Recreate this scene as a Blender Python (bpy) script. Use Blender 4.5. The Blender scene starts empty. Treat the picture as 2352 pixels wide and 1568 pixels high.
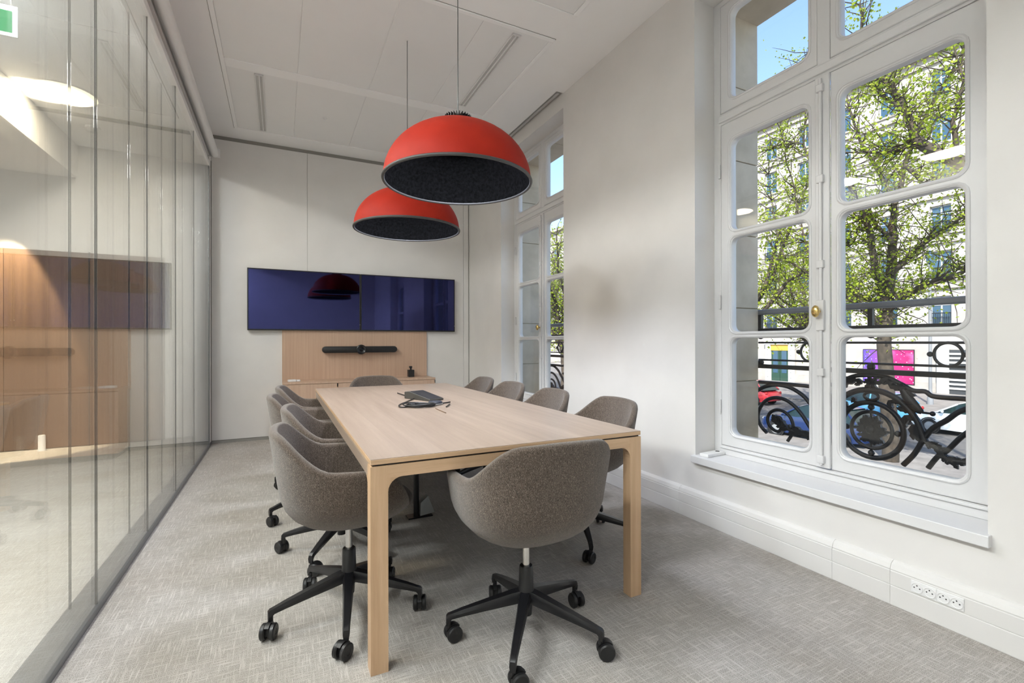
import bpy, bmesh, math, random
from mathutils import Vector, Matrix
random.seed(7)
PI = math.pi
C = bpy.context.scene.collection
scn = bpy.context.scene

# ------------------------------------------------------------------ camera
FPX, YAW, PITCH, ROLL, CAMH = 1085.2, 0.4564, 0.0009, -0.0021, 1.1428
fw = Vector((math.sin(YAW)*math.cos(PITCH), math.cos(YAW)*math.cos(PITCH), math.sin(PITCH)))
_r = Vector((math.cos(YAW), -math.sin(YAW), 0)); _u = _r.cross(fw)
cr = _r*math.cos(ROLL) + _u*math.sin(ROLL); cu = -_r*math.sin(ROLL) + _u*math.cos(ROLL)
CAM = Vector((0, 0, CAMH))
cd = bpy.data.cameras.new('camera'); cam = bpy.data.objects.new('camera', cd); C.objects.link(cam)
cd.sensor_width = 36; cd.lens = FPX/2352*36; cd.clip_start = .02; cd.clip_end = 400
cam.matrix_world = Matrix(((cr.x, cu.x, -fw.x, CAM.x), (cr.y, cu.y, -fw.y, CAM.y), (cr.z, cu.z, -fw.z, CAM.z), (0, 0, 0, 1)))
scn.camera = cam

def at(px, py, axis, v):
    """photo pixel -> point on the plane axis = v"""
    d = fw + cr*((px-1176)/FPX) + cu*((784-py)/FPX)
    i = 'xyz'.index(axis)
    return CAM + d*((v-CAM[i])/d[i])

# ------------------------------------------------------------------ sky, sun, exposure
w = bpy.data.worlds.new('sky'); scn.world = w; w.use_nodes = True
nt = w.node_tree; nt.nodes.clear()
sk = nt.nodes.new('ShaderNodeTexSky'); sk.sky_type = 'NISHITA'; sk.sun_disc = False
sk.sun_elevation = math.radians(48); sk.sun_rotation = math.radians(240); sk.air_density = 1.0; sk.dust_density = .6; sk.ozone_density = 2.0
bg = nt.nodes.new('ShaderNodeBackground'); bg.inputs[1].default_value = 0.185
wo = nt.nodes.new('ShaderNodeOutputWorld')
nt.links.new(sk.outputs[0], bg.inputs[0]); nt.links.new(bg.outputs[0], wo.inputs[0])
sl = bpy.data.lights.new('sun', 'SUN'); sl.energy = 3.7; sl.angle = math.radians(.6); sl.color = (1, .95, .86)
so = bpy.data.objects.new('sun', sl); C.objects.link(so)
so.rotation_euler = Vector((-.62, -.36, .70)).to_track_quat('Z', 'Y').to_euler()
scn.view_settings.view_transform = 'Standard'; scn.view_settings.look = 'None'
scn.view_settings.gamma = 1; scn.view_settings.use_curve_mapping = False
scn.view_settings.exposure = 1.25

# ------------------------------------------------------------------ helpers
class MB:
    def __init__(s): s.v = []; s.f = []
    def add(s, v, f):
        o = len(s.v); s.v += [tuple(p) for p in v]; s.f += [tuple(i+o for i in q) for q in f]; return s
    def box(s, a, b):
        x0, y0, z0 = a; x1, y1, z1 = b
        return s.add([(x0,y0,z0),(x1,y0,z0),(x1,y1,z0),(x0,y1,z0),(x0,y0,z1),(x1,y0,z1),(x1,y1,z1),(x0,y1,z1)],
            [(0,3,2,1),(4,5,6,7),(0,1,5,4),(1,2,6,5),(2,3,7,6),(3,0,4,7)])
    def prism(s, poly, z0, z1, ax='z'):
        """poly 2D extruded; ax z: (x,y); ax x: (y,z); ax y: (x,z)"""
        n = len(poly)
        def m(p, h):
            return (p[0],p[1],h) if ax == 'z' else ((h,p[0],p[1]) if ax == 'x' else (p[0],h,p[1]))
        v = [m(p, z0) for p in poly]+[m(p, z1) for p in poly]
        f = [tuple(range(n))[::-1], tuple(range(n, 2*n))]+[(i, (i+1) % n, n+(i+1) % n, n+i) for i in range(n)]
        return s.add(v, f)
    def lathe(s, prof, n=32, c=(0,0,0)):
        """prof: (r,z) list; open profile"""
        v = []; f = []
        for r, z in prof:
            for i in range(n):
                a = 2*PI*i/n; v.append((c[0]+r*math.cos(a), c[1]+r*math.sin(a), c[2]+z))
        for j in range(len(prof)-1):
            for i in range(n):
                k = (i+1) % n; f.append((j*n+i, j*n+k, (j+1)*n+k, (j+1)*n+i))
        return s.add(v, f)
    def cyl(s, a, b, r0, r1=None, n=16):
        return s.tube([a, b], [r0, r0 if r1 is None else r1], n)
    def tube(s, pts, r, n=8, closed=False, flat=None):
        pts = [Vector(p) for p in pts]; m = len(pts)
        if not isinstance(r, (list, tuple)): r = [r]*m
        v = []; f = []; up = None
        for i, p in enumerate(pts):
            if closed: t = pts[(i+1) % m]-pts[i-1]
            else: t = pts[min(i+1, m-1)]-pts[max(i-1, 0)]
            t = t.normalized() if t.length > 1e-9 else Vector((0,0,1))
            if up is None: up = Vector((0,0,1)) if abs(t.z) < .9 else Vector((1,0,0))
            a = up-t*up.dot(t)
            a = a.normalized() if a.length > 1e-6 else t.orthogonal().normalized()
            up = a; b = t.cross(a)
            for k in range(n):
                q = 2*PI*k/n; d = a*math.cos(q)+b*math.sin(q)*(flat or 1)
                v.append(p+d*r[i])
        for i in range(m if closed else m-1):
            j = (i+1) % m
            for k in range(n):
                l = (k+1) % n; f.append((i*n+k, i*n+l, j*n+l, j*n+k))
        if not closed: f += [tuple(range(n))[::-1], tuple(range((m-1)*n, m*n))]
        return s.add(v, f)
    def ball(s, c, r, n=10, sc=(1,1,1)):
        prof = [(r*math.sin(PI*j/(n//2+1)), -r*math.cos(PI*j/(n//2+1))) for j in range(n//2+2)]
        prof[0] = (r*.02, -r); prof[-1] = (r*.02, r)
        v0 = len(s.v); s.lathe(prof, n)
        s.v[v0:] = [(c[0]+p[0]*sc[0], c[1]+p[1]*sc[1], c[2]+p[2]*sc[2]) for p in s.v[v0:]]
        return s
    def mesh(s, name, smooth=None, bevel=0, seg=2, weld=False):
        me = bpy.data.meshes.new(name); me.from_pydata(s.v, [], s.f)
        bm = bmesh.new(); bm.from_mesh(me)
        if weld: bmesh.ops.remove_doubles(bm, verts=bm.verts, dist=1e-5)
        bmesh.ops.recalc_face_normals(bm, faces=bm.faces)
        if bevel:
            es = [e for e in bm.edges if len(e.link_faces) == 2 and e.calc_face_angle(0) > .5]
            bmesh.ops.bevel(bm, geom=es, offset=bevel, segments=seg, affect='EDGES', profile=.5, clamp_overlap=True)
        bm.to_mesh(me); bm.free()
        if smooth is not None:
            me.polygons.foreach_set('use_smooth', [True]*len(me.polygons))
            me.set_sharp_from_angle(angle=math.radians(smooth))
        me.update(); return me

def obj(name, me, mat, parent=None, loc=None, rot=None, label=None):
    if isinstance(me, MB): me = me.mesh(name)
    o = bpy.data.objects.new(name, me); C.objects.link(o)
    if mat and not me.materials: me.materials.append(mat)
    if parent: o.parent = parent
    if loc: o.location = loc
    if rot: o.rotation_euler = rot
    if label: o['label'] = label
    return o
def tag(o, label, cat, group=None, kind=None):
    o['label'] = label; o['category'] = cat
    if group: o['group'] = group
    if kind: o['kind'] = kind
    return o
def thing(name, label, cat, loc=(0,0,0), rz=0, group=None, kind=None):
    o = bpy.data.objects.new(name, None); C.objects.link(o); o.empty_display_size = .1
    o.location = loc; o.rotation_euler = (0, 0, rz)
    return tag(o, label, cat, group, kind)
def struct(name, me, mat, label, cat, parent=None):
    o = obj(name, me, mat, parent); o['kind'] = 'structure'; o['label'] = label; o['category'] = cat
    return o
def copy_tree(o, parent=None):
    c = o.copy(); C.objects.link(c); c.parent = parent
    for ch in o.children: copy_tree(ch, c)
    return c
def rrect(a, b, c, d, r, k=5):
    """rounded rectangle outline a..b x c..d"""
    out = []
    for cx, cy, q in ((b-r, d-r, 0), (a+r, d-r, 1), (a+r, c+r, 2), (b-r, c+r, 3)):
        for i in range(k+1):
            t = (q+i/k)*PI/2; out.append((cx+r*math.cos(t), cy+r*math.sin(t)))
    return out
def holed(name, outer, holes, depth, bevel=.004):
    """flat panel in (y,z) with holes, thickness centred on x = 0"""
    cu_ = bpy.data.curves.new('tmp', 'CURVE'); cu_.dimensions = '2D'; cu_.fill_mode = 'BOTH'
    cu_.extrude = depth/2-bevel; cu_.bevel_depth = bevel; cu_.bevel_resolution = 1; cu_.offset = -bevel
    for poly in [outer]+holes:
        sp = cu_.splines.new('POLY'); sp.points.add(len(poly)-1); sp.use_cyclic_u = True
        for p, q in zip(sp.points, poly): p.co = (q[0], q[1], 0, 1)
    o = bpy.data.objects.new('tmp', cu_); C.objects.link(o)
    dg = bpy.context.evaluated_depsgraph_get()
    me = bpy.data.meshes.new_from_object(o.evaluated_get(dg)); me.name = name
    bpy.data.objects.remove(o); bpy.data.curves.remove(cu_)
    for v in me.vertices: v.co = (v.co.z, v.co.x, v.co.y)
    bm = bmesh.new(); bm.from_mesh(me); bmesh.ops.recalc_face_normals(bm, faces=bm.faces); bm.to_mesh(me); bm.free()
    return me

# ------------------------------------------------------------------ materials
class N:
    def __init__(s, name):
        s.m = bpy.data.materials.new(name); s.m.use_nodes = True; s.t = s.m.node_tree; s.t.nodes.clear()
        s.out = s.n('ShaderNodeOutputMaterial')
    def n(s, t, **k):
        o = s.t.nodes.new(t)
        for a, b in k.items():
            if a[0] == '_': o.inputs[int(a[1:])].default_value = b
            else: setattr(o, a, b)
        return o
    def l(s, a, b): s.t.links.new(a, b)
    def coord(s, scale=(1,1,1), kind='Object'):
        c = s.n('ShaderNodeTexCoord'); m = s.n('ShaderNodeMapping'); m.inputs['Scale'].default_value = scale
        s.l(c.outputs[kind], m.inputs[0]); return m.outputs[0]
    def noise(s, vec, scale, detail=3, rough=.5):
        t = s.n('ShaderNodeTexNoise'); t.inputs['Scale'].default_value = scale; t.inputs['Detail'].default_value = detail; t.inputs['Roughness'].default_value = rough
        s.l(vec, t.inputs['Vector']); return t.outputs['Fac']
    def ramp(s, fac, stops):
        r = s.n('ShaderNodeValToRGB'); e = r.color_ramp.elements
        e[0].position, e[0].color = stops[0][0], (*stops[0][1], 1); e[1].position, e[1].color = stops[-1][0], (*stops[-1][1], 1)
        for p, c in stops[1:-1]:
            q = e.new(p); q.color = (*c, 1)
        s.l(fac, r.inputs[0]); return r.outputs[0]
    def mix(s, a, b, fac, mode='MIX'):
        m = s.n('ShaderNodeMix', data_type='RGBA', blend_type=mode)
        for v, i in ((fac, 0), (a, 6), (b, 7)):
            if isinstance(v, (int, float)): m.inputs[i].default_value = v
            elif isinstance(v, tuple): m.inputs[i].default_value = (*v, 1)
            else: s.l(v, m.inputs[i])
        return m.outputs[2]
    def bsdf(s, col, rough=.5, metal=0, bump=None, bs=.2, bd=.002, **k):
        b = s.n('ShaderNodeBsdfPrincipled')
        if isinstance(col, tuple): b.inputs['Base Color'].default_value = (*col, 1)
        else: s.l(col, b.inputs['Base Color'])
        if isinstance(rough, (int, float)): b.inputs['Roughness'].default_value = rough
        else: s.l(rough, b.inputs['Roughness'])
        b.inputs['Metallic'].default_value = metal
        for a, v in k.items(): b.inputs[a.replace('_', ' ')].default_value = v
        if bump is not None:
            u = s.n('ShaderNodeBump'); u.inputs['Strength'].default_value = bs; u.inputs['Distance'].default_value = bd
            s.l(bump, u.inputs['Height']); s.l(u.outputs[0], b.inputs['Normal'])
        s.l(b.outputs[0], s.out.inputs[0]); return b

def plain(name, col, rough=.5, metal=0, **k):
    q = N(name); q.bsdf(col, rough, metal, **k); return q.m
def plaster(name, col, rough=.85, var=.03, sc=3):
    q = N(name); v = q.coord(); a = q.noise(v, sc, 4)
    c = q.ramp(a, [(.3, tuple(x*(1-var) for x in col)), (.7, tuple(min(1, x*(1+var)) for x in col))])
    q.bsdf(c, rough, bump=q.noise(v, 180, 2), bs=.06); return q.m
def oak(name, lo, hi, grain=(1,12,12), sc=3.0, rough=.42, randv=.06, fine=(2,90,90)):
    q = N(name); oi = q.n('ShaderNodeObjectInfo')
    co = q.n('ShaderNodeTexCoord'); ad = q.n('ShaderNodeVectorMath', operation='ADD')
    cb = q.n('ShaderNodeCombineXYZ'); mu = q.n('ShaderNodeMath', operation='MULTIPLY'); mu.inputs[1].default_value = 37.
    q.l(oi.outputs['Random'], mu.inputs[0])
    for i in range(3): q.l(mu.outputs[0], cb.inputs[i])
    q.l(co.outputs['Object'], ad.inputs[0]); q.l(cb.outputs[0], ad.inputs[1])
    def mp(s_):
        m = q.n('ShaderNodeMapping'); m.inputs['Scale'].default_value = s_; q.l(ad.outputs[0], m.inputs[0]); return m.outputs[0]
    g = q.noise(mp(grain), sc, 6, .55); h = q.noise(mp(fine), 6, 3)
    c = q.ramp(g, [(.3, lo), (.52, tuple((a+b)/2 for a, b in zip(lo, hi))), (.72, hi)])
    c = q.mix(c, tuple(x*.8 for x in lo), q.ramp(h, [(.52, (0,0,0)), (.75, (.35,.35,.35))]))
    hs = q.n('ShaderNodeHueSaturation'); mr = q.n('ShaderNodeMapRange'); mr.inputs[3].default_value = 1-randv; mr.inputs[4].default_value = 1+randv
    q.l(oi.outputs['Random'], mr.inputs[0]); q.l(mr.outputs[0], hs.inputs['Value']); q.l(c, hs.inputs['Color'])
    q.bsdf(hs.outputs[0], rough, bump=h, bs=.05); return q.m
def glass(name, tint, boost=1.0, ior=1.5):
    q = N(name); g = q.n('ShaderNodeNewGeometry')
    im = q.n('ShaderNodeMapRange'); im.inputs[3].default_value = ior; im.inputs[4].default_value = 1/ior
    q.l(g.outputs['Backfacing'], im.inputs[0])
    fr = q.n('ShaderNodeFresnel'); q.l(im.outputs[0], fr.inputs[0])
    mu = q.n('ShaderNodeMath', operation='MULTIPLY', use_clamp=True); mu.inputs[1].default_value = boost; q.l(fr.outputs[0], mu.inputs[0])
    tr = q.n('ShaderNodeBsdfTransparent'); tr.inputs[0].default_value = (*tint, 1)
    gl = q.n('ShaderNodeBsdfGlossy'); gl.inputs['Roughness'].default_value = 0.0; gl.inputs[0].default_value = (1, 1, 1, 1)
    mx = q.n('ShaderNodeMixShader'); q.l(mu.outputs[0], mx.inputs[0]); q.l(tr.outputs[0], mx.inputs[1]); q.l(gl.outputs[0], mx.inputs[2])
    q.l(mx.outputs[0], q.out.inputs[0]); return q.m
def emit(name, col, s):
    q = N(name); e = q.n('ShaderNodeEmission'); e.inputs[0].default_value = (*col, 1); e.inputs[1].default_value = s
    q.l(e.outputs[0], q.out.inputs[0]); return q.m

M = {}
M['wall'] = plaster('wall_paint', (.745, .73, .712))
M['ceil'] = plaster('ceiling_paint', (.93, .93, .93), var=.01)
M['ceil_panel'] = plaster('ceiling_metal_panel', (.86, .86, .86), rough=.6, var=.008)
M['white'] = plain('white_lacquer', (.80, .80, .80), .35)
M['frame_white'] = plain('window_white_paint', (.70, .70, .705), .38)
M['sill'] = plain('sill_white', (.74, .74, .75), .4)
M['trunk_white'] = plain('trunking_white', (.72, .71, .695), .4)
M['gap'] = plain('shadow_gap', (.30, .29, .27), .8)
M['groove'] = plain('groove_grey', (.06, .06, .06), .7)
M['rail_grey'] = plain('anodised_grey', (.20, .205, .21), .4, .6)
M['slot'] = plain('slot_grey', (.58, .58, .57), .7)
M['black'] = plain('black_plastic', (.012, .012, .013), .42)
M['black_metal'] = plain('black_powder_coat', (.010, .010, .012), .32)
M['blackmatte'] = plain('bezel_black', (.01, .01, .011), .5)
M['chrome'] = plain('chrome', (.75, .74, .72), .18, 1)
M['brass'] = plain('brass', (.75, .55, .22), .25, 1)
M['grey_felt'] = plain('grey_felt', (.34, .35, .35), .95)
M['tv'] = plain('screen_glass', (.045, .050, .15), .03, 1)
M['oak'] = oak('oak_table', (.315, .238, .182), (.42, .328, .258), (11, .55, 11), 2.2, .30, .035, (70, 2, 70))
M['oak_leg'] = oak('oak_leg', (.50, .325, .19), (.66, .46, .29), (12, 12, .6), 2.2, .38, .03, (80, 80, 2))
M['oak_apron'] = oak('oak_apron', (.50, .325, .19), (.66, .46, .29), (.6, 12, 12), 2.2, .38, .03, (2, 80, 80))
M['oak_panel'] = oak('oak_veneer', (.50, .335, .235), (.60, .42, .305), (30, 30, .35), 2.0, .45, .015, (160, 160, 1.5))
M['oak_dark'] = oak('oak_wall_cladding', (.125, .074, .047), (.19, .115, .072), (10, 10, .3), 1.6, .45, .02, (120, 120, 1.2))
M['glass_wall'] = glass('partition_glass', (.955, .96, .93), 1.0)
M['glass_win'] = glass('window_glass', (.99, .995, .995), .55)
M['leaf_dark'] = plain('iron_leaf', (.012, .012, .014), .55)
M['iron'] = plain('wrought_iron', (.011, .011, .013), .5)
M['handrail'] = plain('handrail_lit_iron', (.16, .165, .18), .35)  # iron lightened so the silvery sheen of light sits in its colour

def carpet():
    q = N('carpet'); v = q.coord()
    def st(s_): 
        m = q.n('ShaderNodeMapping'); m.inputs['Scale'].default_value = s_; q.l(v, m.inputs[0]); return m.outputs[0]
    a = q.noise(st((170, 9, 1)), 1, 3, .65); b = q.noise(st((9, 170, 1)), 1, 3, .65)
    c = q.noise(v, 420, 2, .7); d = q.noise(v, 1.6, 3)
    la = q.ramp(a, [(.50, (0,0,0)), (.68, (1,1,1))]); lb = q.ramp(b, [(.50, (0,0,0)), (.68, (1,1,1))])
    base = q.ramp(c, [(.32, (.17, .155, .14)), (.50, (.385, .365, .34)), (.68, (.62, .595, .565))])
    li = q.mix(la, lb, .5, 'LIGHTEN') if False else q.mix(la, lb, 1.0, 'LIGHTEN')
    col = q.mix(base, (.76, .74, .715), q.mix((0,0,0), li, .50))
    col = q.mix(col, q.ramp(d, [(.3, (.90, .87, .83)), (.7, (1.06, 1.06, 1.06))]), 1.0, 'MULTIPLY')
    q.bsdf(col, .95, bump=q.noise(v, 600, 2), bs=.5, bd=.004, Specular_IOR_Level=.1); return q.m
M['carpet'] = carpet()
def fabric():
    q = N('tweed_fabric'); v = q.coord((1, 1, .20)); a = q.noise(v, 800, 3, .7); b = q.noise(v, 190, 3, .6); d = q.noise(q.coord(), 9, 2)
    c = q.ramp(a, [(.32, (.026, .018, .013)), (.46, (.080, .060, .047)), (.56, (.135, .105, .083)), (.70, (.36, .305, .26))])
    c = q.mix(c, q.ramp(b, [(.3, (.75, .75, .75)), (.7, (1.22, 1.20, 1.18))]), 1, 'MULTIPLY')
    q.bsdf(c, .95, bump=a, bs=.55, bd=.003, Sheen_Weight=.35, Specular_IOR_Level=.15); return q.m
M['fabric'] = fabric()
def lampred():
    q = N('lamp_red_orange'); v = q.coord(); a = q.noise(v, 6, 3)
    q.bsdf(q.ramp(a, [(.3, (.30, .014, .005)), (.7, (.35, .019, .007))]), .62, Specular_IOR_Level=.2); return q.m
M['red'] = lampred()
def lampin():
    q = N('lamp_inner_black'); v = q.coord((1, 1, 1)); a = q.noise(v, 60, 4, .7)
    q.bsdf(q.ramp(a, [(.35, (.002, .002, .002)), (.75, (.006, .006, .0065))]), .8, bump=a, bs=.3, Specular_IOR_Level=.0); return q.m
M['lamp_in'] = lampin()
M['lamp_rim'] = plain('lamp_rim', (.055, .055, .055), .45)
def stone(name, lo, hi, sc=4):
    q = N(name); v = q.coord(); a = q.noise(v, sc, 6, .6)
    q.bsdf(q.ramp(a, [(.3, lo), (.7, hi)]), .9, bump=q.noise(v, 60, 4), bs=.25); return q.m
M['stone'] = stone('limestone', (.50, .43, .32), (.66, .58, .46))
M['facade'] = stone('far_limestone', (.36, .333, .30), (.45, .42, .385), .8)
M['facade_trim'] = stone('far_limestone_trim', (.32, .295, .26), (.42, .39, .35), 1.5)
M['far_glass'] = plain('far_window_glass', (.045, .10, .16), .12)  # blue of the reflected sky put into the pane colour
M['far_frame'] = plain('far_window_frame', (.42, .44, .45), .5)
M['asphalt'] = stone('asphalt', (.085, .080, .075), (.15, .14, .13), 2)
M['pave'] = stone('pavement', (.17, .155, .14), (.27, .25, .225), 2)
M['bark'] = stone('bark', (.028, .022, .016), (.095, .074, .052), 6)
M['tyre'] = plain('tyre', (.012, .012, .012), .8)
M['alloy'] = plain('alloy_wheel', (.55, .55, .55), .35, .8)
M['car_glass'] = plain('car_glass', (.015, .03, .03), .06)
def leafmat():
    q = N('leaf_green'); oi = q.noise(q.coord(), 5, 2)
    c = q.ramp(oi, [(.3, (.17, .25, .025)), (.5, (.32, .40, .045)), (.7, (.50, .54, .09))])
    d = q.n('ShaderNodeBsdfDiffuse'); t = q.n('ShaderNodeBsdfTranslucent'); q.l(c, d.inputs[0]); q.l(c, t.inputs[0])
    mx = q.n('ShaderNodeMixShader'); mx.inputs[0].default_value = .45
    q.l(d.outputs[0], mx.inputs[1]); q.l(t.outputs[0], mx.inputs[2]); q.l(mx.outputs[0], q.out.inputs[0]); return q.m
M['leaf'] = leafmat()

# ------------------------------------------------------------------ room shell
XG, XR, YB, YF, H = -.705, 2.411, 6.283, -1.3, 3.496
XO = 3.0                      # outer face of the stone facade
XC, YE, HC = -4.0, 6.82, 3.33   # corridor side wall, corridor end wall, corridor ceiling
XB, HB = -2.01, 2.97            # lower ceiling of the open area beyond the corridor
W1, W2 = 1.5185, 4.5025       # window centres
WH = .7035                    # half width of a window recess
ZS, ZT = .41, 3.36            # sill and recess head
struct('floor', MB().box((XC, YF, -.25), (XR+.02, YE, 0)), M['carpet'], 'greige woven-look carpet with crossing light threads', 'floor')

mb = MB()
SX = 2.335                    # blind slot starts here
mb.box((XG-.06, YF, H), (SX, YB+.1, H+.3))
ys = [YF, W1-WH, W1+WH, W2-WH, W2+WH, YB+.1]
for i in range(5):
    if i % 2 == 0: mb.box((SX, ys[i], H), (XR+.1, ys[i+1], H+.3))
    else: mb.box((SX, ys[i], H+.10), (XR+.1, ys[i+1], H+.3))
ceil = struct('ceiling', mb, M['ceil'], 'white plasterboard ceiling above the meeting table', 'ceiling')
struct('ceiling_corridor', MB().box((XB, YF, HC), (XG-.06, YE, HC+.4)).box((XC-.1, YF, HB), (XB, YE, HC+.4)), M['ceil'], 'white corridor ceiling seen through the glass partition', 'ceiling')
struct('wall_front', MB().box((XC-.1, YF-.15, -.25), (XO, YF, H+.3)), M['wall'], 'white wall behind the viewpoint', 'wall')
# back wall: three tall painted panels with thin joints, grey gap under the ceiling
wb = struct('wall_back', MB().box((XG-.05, YB+.012, -.1), (XR+.1, YB+.2, H+.3)), M['gap'], 'white panelled wall behind the two screens', 'wall')
for a, b in ((XG+.012, .300), (.303, 2.322), (2.326, 2.398)):
    obj('wall_panel', MB().box((a, YB, .035), (b, YB+.012, H-.045)), M['wall'], wb)
struct('baseboard_back', MB().box((XG, YB-.006, 0), (XR, YB+.012, .03)), M['gap'], 'thin grey recessed skirting under the white back wall', 'baseboard')
# right wall with two window recesses; plaster inside, stone outside
def wall_pieces(x0, x1, z0, z1):
    m = MB(); e = [YF, W1-WH, W1+WH, W2-WH, W2+WH, YB+.2]
    for i in range(5):
        if i % 2 == 0: m.box((x0, e[i], z0), (x1, e[i+1], z1))
        else:
            m.box((x0, e[i], z0), (x1, e[i+1], ZS-.045)); m.box((x0, e[i], ZT), (x1, e[i+1], z1))
    return m
wr = struct('wall_right', wall_pieces(XR, 2.66, -.25, H+.3), M['wall'], 'white plastered wall with two tall windows', 'wall')
ws = struct('wall_outer', wall_pieces(2.66, XO, -2.9, H+.9), M['stone'], 'limestone outer wall around the window openings', 'wall')
for yc in (W1, W2):
    z = ZS-.04
    for k in range(6):
        for s in (-1, 1):
            y0 = yc+s*(WH-.002); hgt = .50
            obj('stone_block', MB().box((2.672, min(y0, y0-s*.012), z+.003), (XO+.004, max(y0, y0-s*.012), min(z+hgt-.003, ZT))).mesh('stone_block', bevel=.003, seg=1), M['stone'], ws)
        z += .50
    obj('stone_block', MB().box((2.672, yc-WH+.012, ZT-.012), (XO+.004, yc-.004, ZT+.01)), M['stone'], ws)
    obj('stone_block', MB().box((2.672, yc+.004, ZT-.012), (XO+.004, yc+WH-.012, ZT+.01)), M['stone'], ws)
    obj('stone_sill', MB().box((2.66, yc-WH, ZS-.045), (XO+.05, yc+WH, ZS-.01)), M['stone'], ws)
# sills
for i, yc in enumerate((W1, W2)):
    struct('trim_%d' % (i+1), MB().box((XR-.032, yc-WH-.012, ZS-.045), (2.66, yc+WH+.012, ZS)).mesh('sill', bevel=.003), M['sill'],
           ('white painted sill under the large near window', 'white painted sill under the far narrow-looking window')[i], 'window sill')
# skirting trunking on the right wall
prof = [(0, 0), (.034, 0), (.036, .004), (.036, .084), (.033, .086), (.033, .088), (.036, .090), (.036, .148), (.033, .150), (.033, .152), (.034, .156), (.026, .176), (.012, .186), (0, .188)]
tr = thing('baseboard_right', 'white moulded skirting trunking along the window wall', 'baseboard', kind='structure')
cuts = [YF, .55, 1.12, 1.36, 2.33, 3.6, 4.9, YB]
for a, b in zip(cuts[:-1], cuts[1:]):
    obj('trunking_length', MB().prism([(XR-p, q) for p, q in prof], a+.0006, b-.0006, 'y'), M['trunk_white'], tr)

# corridor beyond the glass
struct('wall_corridor', MB().box((XC-.2, YF, -.1), (XC, YE+.2, HC+.4)), M['wall'], 'white side wall of the open area beyond the corridor', 'wall')
we = struct('wall_corridor_end', MB().box((XC-.1, YE, -.1), (XG+.2, YE+.15, HC+.4)), M['wall'], 'white wall with wood door panels closing the corridor behind the glass', 'wall')
for a, b in ((-3.98, -3.30), (-3.30, -2.60), (-2.60, -1.912), (-1.900, -1.22)):
    obj('wood_panel', MB().box((a+.002, YE-.03, .008), (b-.002, YE, 2.14)), M['oak_dark'], we)
obj('panel_edge', MB().box((-1.912, YE-.034, 0), (-1.900, YE, 2.15)), M['groove'], we)
obj('skirting', MB().box((-1.21, YE-.010, 0), (XG-.05, YE, .015)), M['gap'], we)
struct('wall_corridor_side', MB().box((XG-.10, YB+.05, -.1), (XG+.1, YE, HC+.4)), M['wall'], 'white return wall beside the end of the glass partition', 'wall')

# ------------------------------------------------------------------ glass partition
gw = thing('wall_left', 'frameless double glass partition along the corridor', 'glass wall', kind='structure')
js = [YF, -.85, 0.0, .86, 1.727, 2.59, 3.457, 4.299, 5.137, 6.083]
for a, b in zip(js[:-1], js[1:]):
    for x in (XG, XG-.085):
        obj('glass_pane', MB().box((x-.006, a+.003, .028), (x+.006, b-.003, 3.078)), M['glass_wall'], gw)
    if b < 6:
        for x in (XG, XG-.085):
            obj('joint_strip', MB().box((x-.004, b-.003, .028), (x+.004, b+.003, 3.07)), M['groove'], gw)
obj('floor_rail', MB().box((XG-.10, YF, 0), (XG+.014, YB, .030)).mesh('floor_rail', bevel=.003), M['rail_grey'], gw)
obj('head_rail', MB().box((XG-.10, YF, 3.075), (XG+.016, 6.11, 3.125)).mesh('head_rail', bevel=.003), M['white'], gw)
obj('head_gap', MB().box((XG-.09, YF, 3.125), (XG-.01, YB, 3.20)), M['groove'], gw)
obj('head_bulkhead', MB().box((XG-.10, YF, 3.195), (XG+.01, YB, H)), M['ceil'], gw)
obj('end_post', MB().box((XG-.10, 6.09, 0), (XG+.012, 6.13, 3.075)).mesh('end_post', bevel=.002), M['rail_grey'], gw)
obj('end_panel', MB().box((XG-.10, 6.135, 0), (XG+.006, YB, 3.2)), M['wall'], gw)

bt = thing('roller_blind', 'white roller blind tube under the ceiling above the glass partition', 'blind')
obj('tube', MB().cyl((XG+.058, YF+.05, 3.222), (XG+.058, 6.10, 3.222), .043, n=24).mesh('tube', smooth=40), M['white'], bt)
obj('bracket', MB().box((XG+.0, 6.10, 3.18), (XG+.115, 6.112, 3.28)).mesh('bracket', bevel=.003), M['white'], bt)

# ------------------------------------------------------------------ ceiling rafts, diffusers
def raft(x0, x1, y0, y1, label):
    t = thing('ceiling_raft', label, 'ceiling panel', kind='structure')
    b = .034
    for nm, p, q in (('raft_frame', (x0, y0), (x1, y0+b)), ('raft_frame', (x0, y1-b), (x1, y1)), ('raft_frame', (x0, y0+b), (x0+b, y1-b)), ('raft_frame', (x1-b, y0+b), (x1, y1-b))):
        obj(nm, MB().box((p[0], p[1], H-.010), (q[0], q[1], H+.002)).mesh(nm, bevel=.003, seg=1), M['ceil'], t)
    g = .0045
    for p, q in (((x0-g, y0-g), (x1+g, y0)), ((x0-g, y1), (x1+g, y1+g)), ((x0-g, y0), (x0, y1)), ((x1, y0), (x1+g, y1))):
        obj('shadow_joint', MB().box((p[0], p[1], H-.0012), (q[0], q[1], H+.002)), M['gap'], t)
    return t, (x0+b, x1-b, y0+b, y1-b)
t, (a, b, c, d) = raft(-.446, 1.928, 3.148, 5.985, 'pale grey metal ceiling raft over the far half of the table')
xs = [a, .142, .742, 1.340, b]; 
obj('raft_bar', MB().box((a, 4.53, H-.010), (b, 4.66, H+.002)).mesh('raft_bar', bevel=.003, seg=1), M['ceil'], t)
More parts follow.
